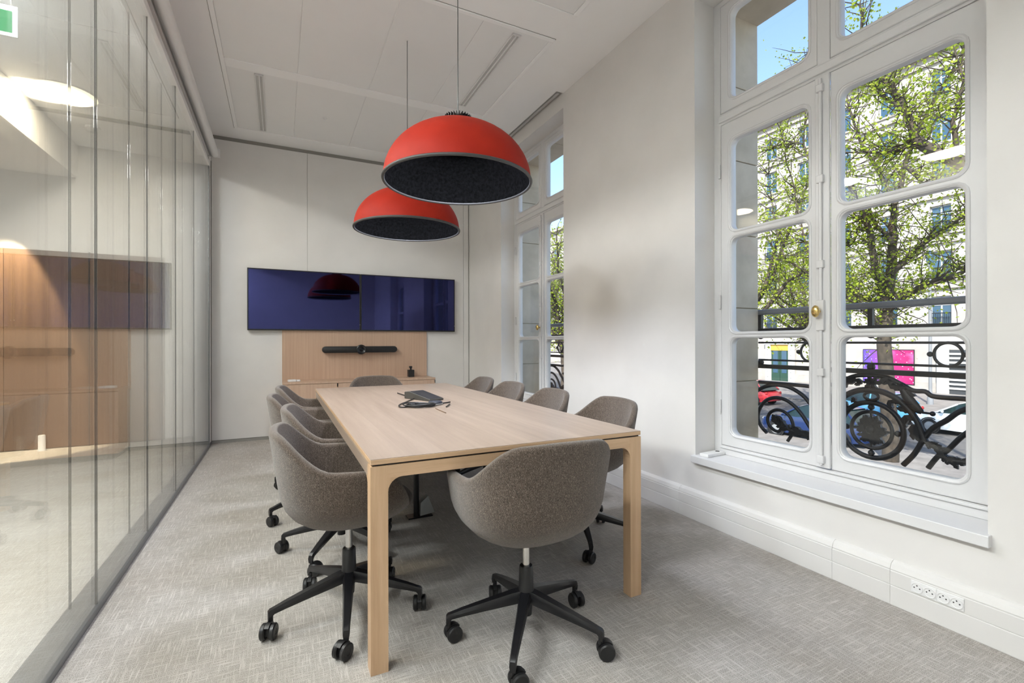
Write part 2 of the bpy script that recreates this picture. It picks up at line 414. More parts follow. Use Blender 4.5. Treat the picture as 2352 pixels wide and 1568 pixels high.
for i in range(4):
    for (c0, d0) in ((c, 4.53), (4.66, d)):
        g = .006 if i in (1, 2) and c0 == c else .002
        obj('metal_panel', MB().box((xs[i]+(g if i == 2 else .0015), c0+.0015, H-.005), (xs[i+1]-.0015, d0-.0015, H+.002)).mesh('metal_panel', bevel=.0015, seg=1), M['ceil_panel'], t)
t, (a, b, c, d) = raft(-.446, 1.928, .02, 2.880, 'pale grey metal ceiling raft over the near end of the table')
for i in range(4):
    for (c0, d0) in ((c, 1.45), (1.45, d)):
        obj('metal_panel', MB().box((xs[i]+.0015, c0+.0015, H-.005), (xs[i+1]-.0015, d0-.0015, H+.002)).mesh('metal_panel', bevel=.0015, seg=1), M['ceil_panel'], t)
def diffuser(x, y0, y1, label):
    t = thing('air_diffuser', label, 'air vent', (x, (y0+y1)/2, H-.005), group='slot diffusers in the ceiling')
    L = (y1-y0)/2
    obj('slot_backing', MB().box((-.03, -L+.01, -.004), (.03, L-.01, .001)), M['slot'], t)
    for px in (-.034, -.002, .028):
        wd = .010 if px > -.03 and px < 0 else .008
        obj('blade', MB().box((px, -L, -.012), (px+wd, L, -.002)).mesh('blade', bevel=.002, seg=1), M['white'], t)
    for yy in (-L, L-.014): obj('end_cap', MB().box((-.034, yy, -.012), (.036, yy+.014, -.002)), M['white'], t)
diffuser(-.165, 4.68, 5.91, 'white linear slot diffuser in the ceiling near the glass partition')
diffuser(1.625, 3.21, 4.42, 'white linear slot diffuser in the ceiling near the window wall')
tag(obj('ceiling_sensor', MB().lathe([(.0005, -.018), (.012, -.016), (.02, -.006), (.022, 0), (.022, .004)], 16).mesh('s', smooth=40), M['white'], loc=(.425, 5.3, H-.004)), 'tiny white sensor on the far ceiling raft', 'sensor')
bl = thing('window_blind_cassette', 'grey roller blind cassette in the ceiling slot above the far window', 'blind', (2.372, W2, H))
obj('cassette', MB().box((-.036, -WH+.005, .02), (.034, WH-.005, .09)), M['slot'], bl)
obj('bottom_bar', MB().tube([(.006, -WH+.02, .012), (.006, WH-.02, .012)], .016, 10).mesh('b', smooth=50), plain('blind_bar', (.45, .45, .44), .5), bl)

# ------------------------------------------------------------------ windows
holes_c = [(.55, 1.163), (1.205, 1.803), (1.852, 2.432)]
SASH = {}
for s in (-1, 1):
    e = sorted((s*.034, s*.650)); h = sorted((s*.082, s*.574))
    SASH[s] = holed('casement_sash', [(e[0], .470), (e[1], .470), (e[1], 2.550), (e[0], 2.550)],
        [rrect(h[0], h[1], a, b, .045) for a, b in holes_c], .052, .006)
    SASH[s, 't'] = holed('transom_sash', [(e[0], 2.625), (e[1], 2.625), (e[1], 3.325), (e[0], 3.325)],
        [rrect(h[0], h[1], 2.695, 3.262, .045)], .052, .006)
FRAME = holed('window_frame', [(-WH, ZS), (WH, ZS), (WH, ZT), (-WH, ZT)],
    [[(-.652, .468), (.652, .468), (.652, 2.552), (-.652, 2.552)], [(-.652, 2.623), (-.0325, 2.623), (-.0325, 3.327), (-.652, 3.327)], [(.0325, 2.623), (.652, 2.623), (.652, 3.327), (.0325, 3.327)]], .085, .003)
PANE = {}
for s in (-1, 1):
    h = sorted((s*.078, s*.578))
    for k, (a, b) in enumerate(holes_c+[(2.695, 3.262)]):
        PANE[s, k] = MB().prism(rrect(h[0], h[1], a-.004, b+.004, .045), -.004, .004, 'x').mesh('glass_pane')
def moulding(a, b, c, d):
    pts = rrect(a-.012, b+.012, c-.012, d+.012, .05, 4)
    return MB().tube([(0, p[0], p[1]) for p in pts], .0075, 6, closed=True).mesh('glazing_bead', smooth=50)
for n, yc in enumerate((W1, W2)):
    wt = thing('window_%d' % (n+1), ('tall white French window nearest the viewer with brass knob', 'far white French window partly hidden by the wall')[n], 'window', (2.625, yc, 0), kind='structure')
    obj('frame', FRAME, M['frame_white'], wt, loc=(.005, 0, 0))
    for s in (-1, 1):
        so_ = obj('casement', SASH[s], M['frame_white'], wt, loc=(-.012, 0, 0))
        for k in range(3): obj('glass_pane', PANE[s, k], M['glass_win'], so_)
        h = sorted((s*.082, s*.574))
        for k in range(3): obj('glazing_bead', moulding(h[0], h[1], *holes_c[k]), M['frame_white'], so_, loc=(-.026, 0, 0))
        to = obj('transom_light', SASH[s, 't'], M['frame_white'], wt, loc=(-.012, 0, 0))
        obj('glass_pane', PANE[s, 3], M['glass_win'], to)
        obj('glazing_bead', moulding(h[0], h[1], 2.695, 3.262), M['frame_white'], to, loc=(-.026, 0, 0))
        for z in (.72, 1.40, 2.25):
            obj('hinge', MB().cyl((-.045, s*.654, z-.045), (-.045, s*.654, z+.045), .007, n=10).mesh('hinge', smooth=40), M['frame_white'], wt)
    obj('cover_strip', MB().box((-.052, -.036, .475), (-.036, .036, 2.548)).mesh('cover', bevel=.004), M['frame_white'], wt)
    obj('bolt_rod', MB().tube([(-.060, .004, .49), (-.060, .004, 2.53)], .0085, 10).mesh('rod', smooth=40), M['frame_white'], wt)
    for z in (.52, .98, 1.55, 2.0, 2.48): obj('rod_guide', MB().box((-.072, -.014, z-.02), (-.050, .022, z+.02)).mesh('g', bevel=.004), M['frame_white'], wt)
    bx = obj('bolt_case', MB().box((-.072, -.016, 1.20), (-.050, .024, 1.36)).mesh('g', bevel=.004), M['frame_white'], wt)
    obj('knob', MB().ball((-.105, .004, 1.30), .021, 16, (.7, 1, 1.5)).cyl((-.105, .004, 1.30), (-.07, .004, 1.30), .008).mesh('knob', smooth=50), M['brass'], bx, label='brass oval knob')
    obj('rail_lip', MB().box((-.050, -.65, .452), (-.036, .65, .466)).mesh('g', bevel=.003), M['frame_white'], wt)
    obj('transom_moulding', MB().box((-.052, -.66, 2.565), (-.036, .66, 2.610)).mesh('g', bevel=.006), M['frame_white'], wt)

# ------------------------------------------------------------------ wrought iron window guards
XI = 3.03
def c3(x, y): p = at(1900+.2296*x, 760+.2296*y, 'x', XI); return (abs(p.y-W1), p.z)
def c4(x, y): p = at(1660+.1913*x, 760+.1913*y, 'x', XI); return (abs(p.y-W1), p.z)
def smooth_path(p, k=4):
    out = []
    for i in range(len(p)-1):
        a, b, c, d = p[max(i-1, 0)], p[i], p[i+1], p[min(i+2, len(p)-1)]
        for j in range(k):
            t = j/k
            out.append(tuple(.5*((2*b[m])+(-a[m]+c[m])*t+(2*a[m]-5*b[m]+4*c[m]-d[m])*t*t+(-a[m]+3*b[m]-3*c[m]+d[m])*t**3) for m in range(2)))
    return out+[p[-1]]
G = {}
G['arch'] = [c3(*q) for q in ((440,440),(600,465),(740,530),(860,595),(980,605),(1050,650),(1200,668),(1420,682))]+[(.705, c3(1420,682)[1])]
G['inner'] = [c3(*q) for q in ((440,590),(560,610),(700,680),(820,790),(900,900),(945,1010),(985,1110))]
G['scroll_a'] = [c3(*q) for q in ((760,1340),(870,1230),(960,1090),(1060,970))]+[c4(*q) for q in ((1060,880),(960,770),(800,675),(640,645),(500,670),(420,712))]
G['scroll_b'] = [c3(1010,1370), c3(1110,1250)]+[c4(*q) for q in ((1060,1170),(950,1000),(850,890),(740,820),(620,800),(510,840),(440,940),(425,1040),(460,1140),(530,1220))]
G['scroll_c'] = [c4(*q) for q in ((780,1320),(840,1220),(845,1120),(800,1020),(720,960),(640,945),(570,980),(540,1050),(560,1130),(620,1190),(680,1200),(715,1120),(690,1040),(640,1035))]
G['garland'] = [c3(985,1110), c3(1100,1170)]+[c4(*q) for q in ((1060,1240),(950,1232),(800,1180),(700,1130),(640,1080))]
zc = lambda y: c3(450, y)[1]
med_z = zc(990); med_R = (zc(715)-zc(1265))/2; med_r = med_R*.66
z_top = at(1945, 705, 'x', XI).z; z_2 = at(1945, 752, 'x', XI).z
z_a, z_b, z_c = zc(116), zc(326), zc(405)
zarch, zinner = zc(440), zc(590)
def leaf_clump(m, s, z, sz, k, rnd, ang=None):
    """a small bunch of pointed iron leaves at (s,z) in the guard plane"""
    for i in range(k):
        a = (ang if ang is not None else rnd.uniform(0, 2*PI))+rnd.uniform(-.9, .9) if ang is not None else 2*PI*i/k+rnd.uniform(-.3, .3)
        L = sz*rnd.uniform(.7, 1.15); d = (math.cos(a), math.sin(a)); n = (-d[1], d[0]); wv = L*.23
        th = rnd.uniform(.006, .014)
        pts = [(0, 0), (.35, 1), (.6, .55), (.75, .8), (1, 0), (.75, -.8), (.6, -.55), (.35, -1)]
        v = [(th, s+d[0]*L*p+n[0]*wv*q, z+d[1]*L*p+n[1]*wv*q) for p, q in pts]
        v2 = [(-th, x[1], x[2]) for x in v]
        m.add(v+v2, [tuple(range(8)), tuple(range(15, 7, -1))]+[(j, 8+j, 8+(j+1) % 8, (j+1) % 8) for j in range(8)])
def guard_meshes():
    out = []; rnd = random.Random(3)
    def T(name, path, r, flat=1, n=8, sides=(-1, 1)):
        for s in sides:
            out.append((name, MB().tube([(0, s*p[0], p[1]) for p in path], r, n).mesh(name, smooth=50)))
    def bar(name, z, r, a=-.705, b=.705): out.append((name, MB().tube([(0, a, z), (0, b, z)], r, 8).mesh(name, smooth=50)))
    out.append(('handrail', MB().box((-.028, -.71, z_top-.018), (.028, .71, z_top+.018)).mesh('handrail', bevel=.01)))
    out.append(('rail', MB().box((-.018, -.71, z_2-.009), (.018, .71, z_2+.009)).mesh('rail', bevel=.003)))
    out.append(('rail', MB().box((-.018, -.71, z_c-.014), (.018, .71, z_c+.014)).mesh('rail', bevel=.003)))
    bar('thin_bar', z_a, .0065); bar('thin_bar', z_b, .0065)
    for y in (-.69, 0, .69):
        out.append(('post', MB().box((-.012, y-.012, z_2), (.012, y+.012, z_top)).mesh('post')))
        for z in ((z_2+z_a)/2, (z_b+z_c)/2+.004): out.append(('ball', MB().ball((0, y, z), .021, 12).mesh('ball', smooth=60)))
    for s in (-1, 1):
        cy = s*.347; cz = (z_a+z_b)/2
        out.append(('oval_ring', MB().tube([(0, cy+.058*math.cos(2*PI*i/28), cz+(z_a-z_b)/2*math.sin(2*PI*i/28)) for i in range(28)], .0075, 8, closed=True).mesh('oval_ring', smooth=50)))
        for e in (-1, 1): out.append(('ball', MB().ball((0, cy+e*.074, cz), .014, 10).mesh('ball', smooth=60)))
    T('arch', smooth_path(G['arch']), .0125); T('inner_arch', smooth_path(G['inner']), .0165)
    T('scroll', smooth_path(G['scroll_a']), .0135); T('scroll', smooth_path(G['scroll_b']), .0125); T('scroll', smooth_path(G['scroll_c']), .011)
    for R_, r_ in ((med_R, .0145), (med_r, .0105)):
        out.append(('ring', MB().tube([(0, R_*math.cos(2*PI*i/40), med_z+R_*math.sin(2*PI*i/40)) for i in range(40)], r_, 8, closed=True).mesh('ring', smooth=50)))
    for a in range(4):
        rr = (med_R+med_r)/2; out.append(('ball', MB().ball((0, rr*math.cos(a*PI/2), med_z+rr*math.sin(a*PI/2)), .017, 10).mesh('ball', smooth=60)))
    ez = (zinner+med_z+med_R)/2
    out.append(('oval_ring', MB().tube([(0, .036*math.cos(2*PI*i/20), ez+.022*math.sin(2*PI*i/20)) for i in range(20)], .008, 8, closed=True).mesh('oval_ring', smooth=50)))
    m = MB(); leaf_clump(m, 0, med_z, med_r*.80, 9, rnd)
    for ox, oz in ((0, .36), (0, -.36), (.28, 0), (-.28, 0), (.2, .25), (-.2, .25), (.2, -.3), (-.2, -.3)): leaf_clump(m, ox*med_r, med_z+oz*med_r, med_r*.48, 7, rnd)
    m.tube([(0, -med_R, med_z), (0, med_R, med_z)], .006, 6); m.tube([(0, 0, med_z-med_R), (0, 0, med_z+med_R)], .006, 6)
    m.ball((0, 0, med_z), .03, 10, (.8, 1, 1)); out.append(('leaf_rosette', m.mesh('leaf_rosette')))
    m = MB(); leaf_clump(m, 0, (zarch+zinner)/2, .05, 9, rnd); out.append(('leaf_crest', m.mesh('leaf_crest')))
    for s in (-1, 1):
        m = MB()
        for (sx, dz) in ((.045, -.012), (.085, -.020), (.125, -.036), (.16, -.058)): leaf_clump(m, s*sx, zarch-.026+dz, .058, 3, rnd, 0 if s > 0 else PI)
        out.append(('leaf_spray', m.mesh('leaf_spray')))
    for s in (-1, 1):
        m = MB(); P = smooth_path([c3(*q) for q in ((740,560),(800,660),(880,760),(950,815))], 5)
        m.tube([(0, s*p[0], p[1]) for p in P], [.012+.014*math.sin(PI*min(1, i/(len(P)-1))) for i in range(len(P))], 8, flat=.6)
        e = c3(1055, 828); m.tube([(0, s*P[-1][0], P[-1][1]), (0, s*e[0], e[1])], .006, 6); m.ball((0, s*e[0], e[1]), .013)
        out.append(('leaf_spray', m.mesh('leaf_spray', smooth=50)))
        m = MB()
        for q, L in (((620,690), .05), ((700,760), .06), ((780,840), .07), ((850,930), .075), ((880,990), .06)):
            p = c3(*q); leaf_clump(m, s*p[0], p[1], L, 3, rnd, -PI/3 if s > 0 else PI+PI/3)
        out.append(('leaf_spray', m.mesh('leaf_spray')))
        m = MB(); P = smooth_path(G['garland'], 5)
        m.tube([(0, s*p[0], p[1]) for p in P], .013, 8)
        for i in range(1, len(P)-1):
            an = math.atan2(P[i+1][1]-P[i][1], (P[i+1][0]-P[i][0])*s)
            leaf_clump(m, s*P[i][0], P[i][1], .036 if i % 6 < 3 else .050, 3, rnd, an)
        out.append(('leaf_garland', m.mesh('leaf_garland')))
    return out
GM = guard_meshes()
for yc, lb in ((W1, 'black wrought iron guard with medallion and scrolls outside the near window'), (W2, 'black wrought iron scroll guard outside the far window')):
    t = thing('window_guard', lb, 'railing', (XI, yc, 0), group='iron guards outside the windows')
    for nm, me in GM: obj(nm, me, M['handrail'] if nm == 'handrail' else M['iron'], t)

# ------------------------------------------------------------------ table
TX0, TX1, TY0, TY1, TZ = .2765, 1.4648, 1.663, 4.460, .74
tb = thing('conference_table', 'long pale oak conference table with rounded frame corners', 'table', ((TX0+TX1)/2, (TY0+TY1)/2, 0))
hx, hy = (TX1-TX0)/2, (TY1-TY0)/2
top = obj('tabletop', MB().box((-hx, -hy, TZ-.019), (hx, hy, TZ-.0015)).mesh('tabletop', bevel=.0015, seg=1), M['oak_apron'], tb)
nb = 9
for i in range(nb):
    a = -hx+.001+(2*hx-.002)*i/nb; b = -hx+.001+(2*hx-.002)*(i+1)/nb
    obj('board', MB().box((a+.0001, -hy+.001, TZ-.003), (b-.0001, hy-.001, TZ)), M['oak'], top)
obj('shadow_gap', MB().box((-hx+.008, -hy+.008, TZ-.026), (hx-.008, hy-.008, TZ-.018)), M['black'], tb)
ZA0, ZA1, LW = .672, TZ-.025, .060
def leg_mesh(sx, sy):
    m = MB(); o = (sx*hx, sy*hy)
    P = [(0, 0), (LW, 0), (LW, LW-.010), (LW-.010, LW), (0, LW)]
    m.prism([(o[0]-sx*p, o[1]-sy*q) for p, q in P], 0, ZA1)
    R = .05
    for ax in (0, 1):     # fillet between leg and apron
        pts = [(LW-.004, ZA0+.004), (LW-.004, ZA0-R)]+[(LW+R-R*math.cos(t), ZA0-R+R*math.sin(t)) for t in [PI/2*k/6 for k in range(7)]]+[(LW+R, ZA0+.004)]
        if ax == 0: m.prism([(o[0]-sx*p, q) for p, q in pts], o[1]-sy*.001, o[1]-sy*.034, 'y')
        else: m.prism([(o[1]-sy*p, q) for p, q in pts], o[0]-sx*.001, o[0]-sx*.034, 'x')
    return m.mesh('leg')
for sx in (-1, 1):
    for sy in (-1, 1): obj('leg', leg_mesh(sx, sy), M['oak_leg'], tb)
for s in (-1, 1):
    obj('apron', MB().box((-hx+LW-.002, s*hy-s*.0005 if s < 0 else hy-.035, ZA0), (hx-LW+.002, s*hy+.035 if s < 0 else hy-.0005, ZA1)), M['oak_apron'], tb)
    x0 = s*hx
    obj('apron', MB().box((min(x0-s*.0005, x0-s*.035), -hy+LW-.002, ZA0), (max(x0-s*.0005, x0-s*.035), hy-LW+.002, ZA1)), M['oak'], tb)

# cable riser under the table
cr_ = thing('cable_riser', 'black cable pole with grey felt sleeve under the table centre', 'cable riser', (.80, 3.06, 0))
obj('pole', MB().cyl((0, 0, 0), (0, 0, TZ-.03), .018, n=14).mesh('pole', smooth=40), M['black_metal'], cr_)
obj('foot', MB().box((-.06, -.04, 0), (.10, .04, .008)), M['black_metal'], cr_)
obj('felt_sleeve', MB().add([(.02, -.03, .01), (.115, -.03, .02), (.075, -.02, .13), (.02, .05, .01), (.115, .05, .02), (.075, .03, .13), (.025, -.02, .09), (.025, .04, .09)],
    [(0,1,2,6), (3,7,5,4), (1,4,5,2), (0,6,7,3), (6,2,5,7), (0,3,4,1)]), M['grey_felt'], cr_)

# ------------------------------------------------------------------ chairs
def sm(t): t = max(0, min(1, t)); return t*t*(3-2*t)
def chair_shell():
    n = 72; A, BB, BF, ex = .322, .305, .330, 2.5
    def R(f):
        sx, sy = abs(math.sin(f)), abs(math.cos(f)); b = BB if math.cos(f) > 0 else BF
        return ((sx/A)**ex+(sy/b)**ex)**(-1/ex)
    def rim(f):
        d = math.degrees(min(f, 2*PI-f))
        if d < 29: return .806-.006*(d/29)**2
        if d < 74: return .800-.134*sm((d-29)/45)
        if d < 108: return .666-.008*(d-74)/34
        if d < 150: return .658-.178*sm((d-108)/42)
        return .480
    Z0 = .370
    def q(z):
        u = min(1, (z-Z0)/.175); a = (1-(1-u)**2.3)**.62
        return .855*a+.145*max(0, (z-.50))/.30
    rows = []; th = .036
    ts = [0, .006, .02, .05, .09, .14, .2, .28, .38, .5, .62, .74, .86, .95, 1]
    def P(f, r, z): return (r*math.sin(f), -r*math.cos(f), z)
    for t in ts:
        ring = []
        for i in range(n):
            f = 2*PI*i/n; zr = rim(f)-th/2
            # lower part shares heights, upper part stretches to the rim
            z = Z0+(zr-Z0)*t
            ring.append(P(f, max(.012, R(f)*q(z)), z))
        rows.append(ring)
    for k in range(1, 6):
        a = PI*k/6; ring = []
        for i in range(n):
            f = 2*PI*i/n; zr = rim(f)-th/2; ro = R(f)*q(zr)
            ring.append(P(f, ro-th/2+th/2*math.cos(a), zr+th/2*math.sin(a)))
        rows.append(ring)
    for t in (0, .12, .3, .5, .7, .85, 1):
        ring = []
        for i in range(n):
            f = 2*PI*i/n; zr = rim(f)-th/2; z1 = .436; z = zr+(z1-zr)*t
            ring.append(P(f, max(.02, R(f)*q(z)-th-.012*t), z))
        rows.append(ring)
    for s_ in (.6, .2, .02):
        rows.append([(x*s_, y*s_, .434) for x, y, z in rows[-1-(0)]] if s_ == .6 else [(x*s_, y*s_, .434) for x, y, z in base])
        if s_ == .6: base = [(x/.6, y/.6, z) for x, y, z in rows[-1]]
    m = MB(); v = [p for r in rows for p in r]; f = []
    for j in range(len(rows)-1):
        for i in range(n):
            k = (i+1) % n; f.append((j*n+i, j*n+k, (j+1)*n+k, (j+1)*n+i))
    f.append(tuple(range(n))[::-1]); f.append(tuple(range((len(rows)-1)*n, len(rows)*n)))
    m.add(v, f); return m.mesh('shell', smooth=70)
def cushion():
    n = 40; m = MB(); rows = []
    for r, z in ((.62, .440), (.90, .446), (1.0, .462), (.99, .478), (.93, .489), (.75, .496), (.4, .499), (.03, .500)):
        ring = []
        for i in range(n):
            f = 2*PI*i/n; sx, sy = abs(math.sin(f)), abs(math.cos(f)); b = .195 if math.cos(f) > 0 else .262
            R_ = ((sx/.212)**2.8+(sy/b)**2.8)**(-1/2.8)*r
            ring.append((R_*math.sin(f), -R_*math.cos(f), z))
        rows.append(ring)
    v = [p for r in rows for p in r]
    f = [(j*n+i, j*n+(i+1) % n, (j+1)*n+(i+1) % n, (j+1)*n+i) for j in range(len(rows)-1) for i in range(n)]
    f += [tuple(range(n))[::-1], tuple(range((len(rows)-1)*n, len(rows)*n))]
    return m.add(v, f).mesh('seat_cushion', smooth=70)
def arm_mesh():
    m = MB(); st = [(.018, .135, .180, .024), (.06, .128, .172, .023), (.16, .112, .146, .019), (.25, .096, .122, .015), (.288, .088, .110, .0135), (.303, .072, .106, .013), (.310, .062, .098, .012)]
    v = []; f = []
    for x, z0, z1, hw in st: v += [(x, -hw*.75, z0), (x, hw*.75, z0), (x, hw, z0+(z1-z0)*.55), (x, hw*.7, z1), (x, -hw*.7, z1), (x, -hw, z0+(z1-z0)*.55)]
    for j in range(len(st)-1):
        for k in range(6): l = (k+1) % 6; f.append((j*6+k, j*6+l, j*6+6+l, j*6+6+k))
    f += [(5,4,3,2,1,0), tuple(range((len(st)-1)*6, len(st)*6))]
    m.add(v, f); return m.mesh('base_leg', smooth=35)
def caster_mesh():
    m = MB()
    m.cyl((0, 0, .045), (0, 0, .080), .009, n=10)
    for s in (-1, 1):
        y0, y1 = sorted((s*.008, s*.027)); v0 = len(m.v)
        m.lathe([(.002, y0), (.026, y0), (.0305, y0+.004), (.0305, y1-.004), (.026, y1), (.012, y1), (.010, y1-.002), (.002, y1-.002)], 22)
        m.v[v0:] = [(p[0]+.018, p[2], p[1]+.031) for p in m.v[v0:]]
    m.box((-.006, -.008, .018), (.030, .008, .052))
    pts = [(.018+.034*math.cos(t), .031+.034*math.sin(t)) for t in [PI*(.25+.6*k/8) for k in range(9)]]
    pts += [(.018+.027*math.cos(t), .031+.027*math.sin(t)) for t in [PI*(.85-.6*k/8) for k in range(9)]]
    m.prism(pts, -.0085, .0085, 'y')
    return m.mesh('caster', smooth=40)
SHELL, CUSH, ARM, CAST = chair_shell(), cushion(), arm_mesh(), caster_mesh()
def build_chair():
    t = thing('swivel_chair', '', 'chair')
    obj('shell', SHELL, M['fabric'], t); obj('seat_cushion', CUSH, M['fabric'], t)
    obj('seat_plate', MB().lathe([(.002, .362), (.035, .362), (.045, .374), (.002, .378)], 24).mesh('seat_plate', smooth=40), M['black'], t)
    obj('gas_cylinder', MB().cyl((0, 0, .255), (0, 0, .370), .0145, n=20).mesh('gas', smooth=40), M['chrome'], t, label='chrome gas cylinder')
    obj('column_sleeve', MB().lathe([(.002, .272), (.024, .272), (.027, .268), (.029, .185), (.031, .180), (.031, .128), (.024, .120), (.022, .082), (.002, .080)], 24).mesh('col', smooth=40), M['black_metal'], t)
    for k in range(5):
        a = 2*PI*k/5
        l = obj('base_leg', ARM, M['black_metal'], t, rot=(0, 0, a))
        obj('caster', CAST, M['black'], l, loc=(.300, 0, 0), rot=(0, 0, 0))
    return t
chair0 = build_chair(); first = [True]
def chair(x, y, rz, base, casters, label, group=None, dz=0):
    t = chair0 if first[0] else copy_tree(chair0); first[0] = False
    t.location = (x, y, 0); t.rotation_euler = (0, 0, rz); t['label'] = label; t['group'] = group or 'taupe swivel chairs around the table'
    legs = [c for c in t.children if c.name.startswith('base_leg')]
    for k, l in enumerate(legs):
        l.rotation_euler = (0, 0, base-rz+2*PI*k/5)
        l.children[0].rotation_euler = (0, 0, casters[k % len(casters)])
    return t
R_ = math.radians
cs = [R_(v) for v in (200, 140, 60, -40, 100)]
# rz: 0 faces +y; -90 faces +x; 90 faces -x
chair(.262, 2.11, R_(-92), R_(45), cs, 'taupe tweed swivel chair nearest the viewer on the glass partition side')
chair(.305, 2.77, R_(-95), R_(20), cs[1:]+cs[:1], 'taupe tweed swivel chair second from the viewer on the glass partition side')
chair(.225, 3.43, R_(-92), R_(58), cs[2:]+cs[:2], 'taupe tweed swivel chair third from the viewer on the glass partition side')
chair(.270, 4.07, R_(-94), R_(30), cs[3:]+cs[:3], 'taupe tweed swivel chair farthest from the viewer on the glass partition side')
chair(1.57, 2.30, R_(86), R_(30), cs, 'taupe tweed swivel chair nearest the viewer on the window side')
chair(1.52, 2.93, R_(88), R_(10), cs[1:]+cs[:1], 'taupe tweed swivel chair second from the viewer on the window side')
chair(1.52, 3.59, R_(92), R_(50), cs[2:]+cs[:2], 'taupe tweed swivel chair third from the viewer on the window side')
chair(1.52, 4.21, R_(90), R_(20), cs[3:]+cs[:3], 'taupe tweed swivel chair farthest from the viewer on the window side')
chair(.862, 1.635, R_(-1), R_(18), [R_(v) for v in (250, 160, 200, 120, 30)], 'taupe tweed swivel chair at the near head of the table, back turned to the viewer')
chair(.86, 4.62, R_(180), R_(40), cs, 'taupe tweed swivel chair at the far head of the table below the screens')

# ------------------------------------------------------------------ pendants
def dome():
    R0, Hh, n = .40, .312, 18
    prof = []
    for i in range(n+1):
        t = PI/2*i/n; prof.append((R0*math.cos(t)**.94 if i < n else .0, Hh*math.sin(t)))
    return prof
pr = [p for p in dome() if p[0] > .075]+[(.075, .310)]
OUT = MB().lathe(pr, 72).mesh('shade', smooth=60)
INN = MB().lathe([(max(r-.008, .002), z-.004 if z > .01 else z) for r, z in pr]+[(.002, .304)], 72).mesh('shade_lining', smooth=60)
RIM = MB().tube([(.400*math.cos(2*PI*i/72), .400*math.sin(2*PI*i/72), -.002) for i in range(72)], .0085, 8, closed=True).mesh('rim', smooth=60)
def pendant(x, y, label):
    z = 2.02
    t = thing('pendant_lamp', label, 'pendant lamp', (x, y, z), group='red dome pendants over the table')
    obj('shade', OUT, M['red'], t); obj('shade_lining', INN, M['lamp_in'], t); obj('rim', RIM, M['lamp_rim'], t)
    hs = obj('heat_sink', MB().lathe([(.002, .304), (.080, .304), (.083, .312), (.080, .322), (.066, .328), (.060, .346), (.002, .348)], 32).mesh('hs', smooth=40), M['black_metal'], t)
    for k in range(28):
        a = 2*PI*k/28
        obj('fin', MB().box((.030, -.002, .326), (.074, .002, .360)), M['black_metal'], hs, rot=(0, 0, a))
    obj('cable', MB().cyl((0, 0, .346), (0, 0, H-z), .0028, n=8).mesh('cable', smooth=50), M['rail_grey'], t)
    obj('ceiling_cap', MB().lathe([(.002, H-z-.008), (.008, H-z-.008), (.010, H-z), (.002, H-z)], 12), M['white'], t)
    l = bpy.data.lights.new('bulb', 'AREA'); l.shape = 'DISK'; l.size = .26; l.energy = 9; l.color = (.83, .87, 1)
    lo = bpy.data.objects.new('bulb', l); C.objects.link(lo); lo.parent = t; lo.location = (0, 0, .240)
pendant(.880, 2.46, 'nearer red-orange dome pendant lamp with black lining')
pendant(.893, 3.66, 'farther red-orange dome pendant lamp, lower left in view')

# ------------------------------------------------------------------ screens, video bar, credenza
def screen(x0, x1, label):
    cx = (x0+x1)/2; hw = (x1-x0)/2; z0, z1 = 1.285, 2.005
    t = thing('display_screen', label, 'screen', (cx, YB, z0), group='two wall displays side by side')
    hh = z1-z0
    obj('housing', MB().box((-hw, -.062, 0), (hw, -.012, hh)).mesh('housing', bevel=.003), M['blackmatte'], t)
    b = .011
    for a, c in (((-hw, 0), (hw, b+.004)), ((-hw, hh-b), (hw, hh)), ((-hw, b+.004), (-hw+b, hh-b)), ((hw-b, b+.004), (hw, hh-b))):
        obj('bezel', MB().box((a[0], -.068, a[1]), (c[0], -.060, c[1])).mesh('bezel', bevel=.001, seg=1), M['blackmatte'], t)
    obj('panel', MB().box((-hw+b, -.0645, b+.004), (hw-b, -.0615, hh-b)), M['tv'], t)
    obj('status_light', MB().box((hw-.009, -.0685, .075), (hw-.005, -.068, .082)), M['white'], t)
    obj('wall_mount', MB().box((-.3, -.014, .15), (.3, 0, hh-.15)), M['black'], t)
screen(-.338, .914, 'left of the two black wall displays above the oak panel')
screen(.918, 2.171, 'right of the two black wall displays above the oak panel')
PX0, PX1 = .022, 1.782
tag(obj('wall_cladding_panel', MB().box((PX0, YB-.030, .66), (PX1, YB, 1.45)), M['oak_panel']), 'pale oak panel on the wall under the displays', 'wall panel')
cz = thing('credenza', 'low pale oak credenza against the wall under the displays', 'cabinet', ((PX0+PX1)/2, 6.05, 0))
hw = (PX1-PX0)/2
obj('top', MB().box((-hw, -.20, .668), (hw, .20, .690)).mesh('t', bevel=.001, seg=1), M['oak_panel'], cz)
obj('carcass', MB().box((-hw+.002, -.178, .06), (hw-.002, .20, .668)), M['oak_panel'], cz)
obj('plinth', MB().box((-hw+.04, -.14, 0), (hw-.04, .20, .06)), M['gap'], cz)
for i in range(3):
    a = -hw+2*hw*i/3; b = -hw+2*hw*(i+1)/3
    d = obj('door', MB().box((a+.002, -.200, .062), (b-.002, -.180, .664)).mesh('d', bevel=.001, seg=1), M['oak_panel'], cz)
    obj('finger_notch', MB().box((b-.012, -.2006, .625), (b-.002, -.199, .664)), M['black'], d)
vb = thing('video_bar', 'black conference video bar with a round lens on the oak panel', 'camera', (.914, YB-.030, 1.052))
obj('body', MB().prism(rrect(-.453, .453, -.040, .040, .0395, 8), -.085, -.012, 'y').mesh('b', bevel=.006, smooth=40), M['black'], vb)
obj('bracket', MB().box((-.1, -.014, -.025), (.1, 0, .025)), M['black'], vb)
def ydisc(prof, n=32):
    m = MB().lathe(prof, n); m.v = [(p[0], -p[2], p[1]) for p in m.v]; return m
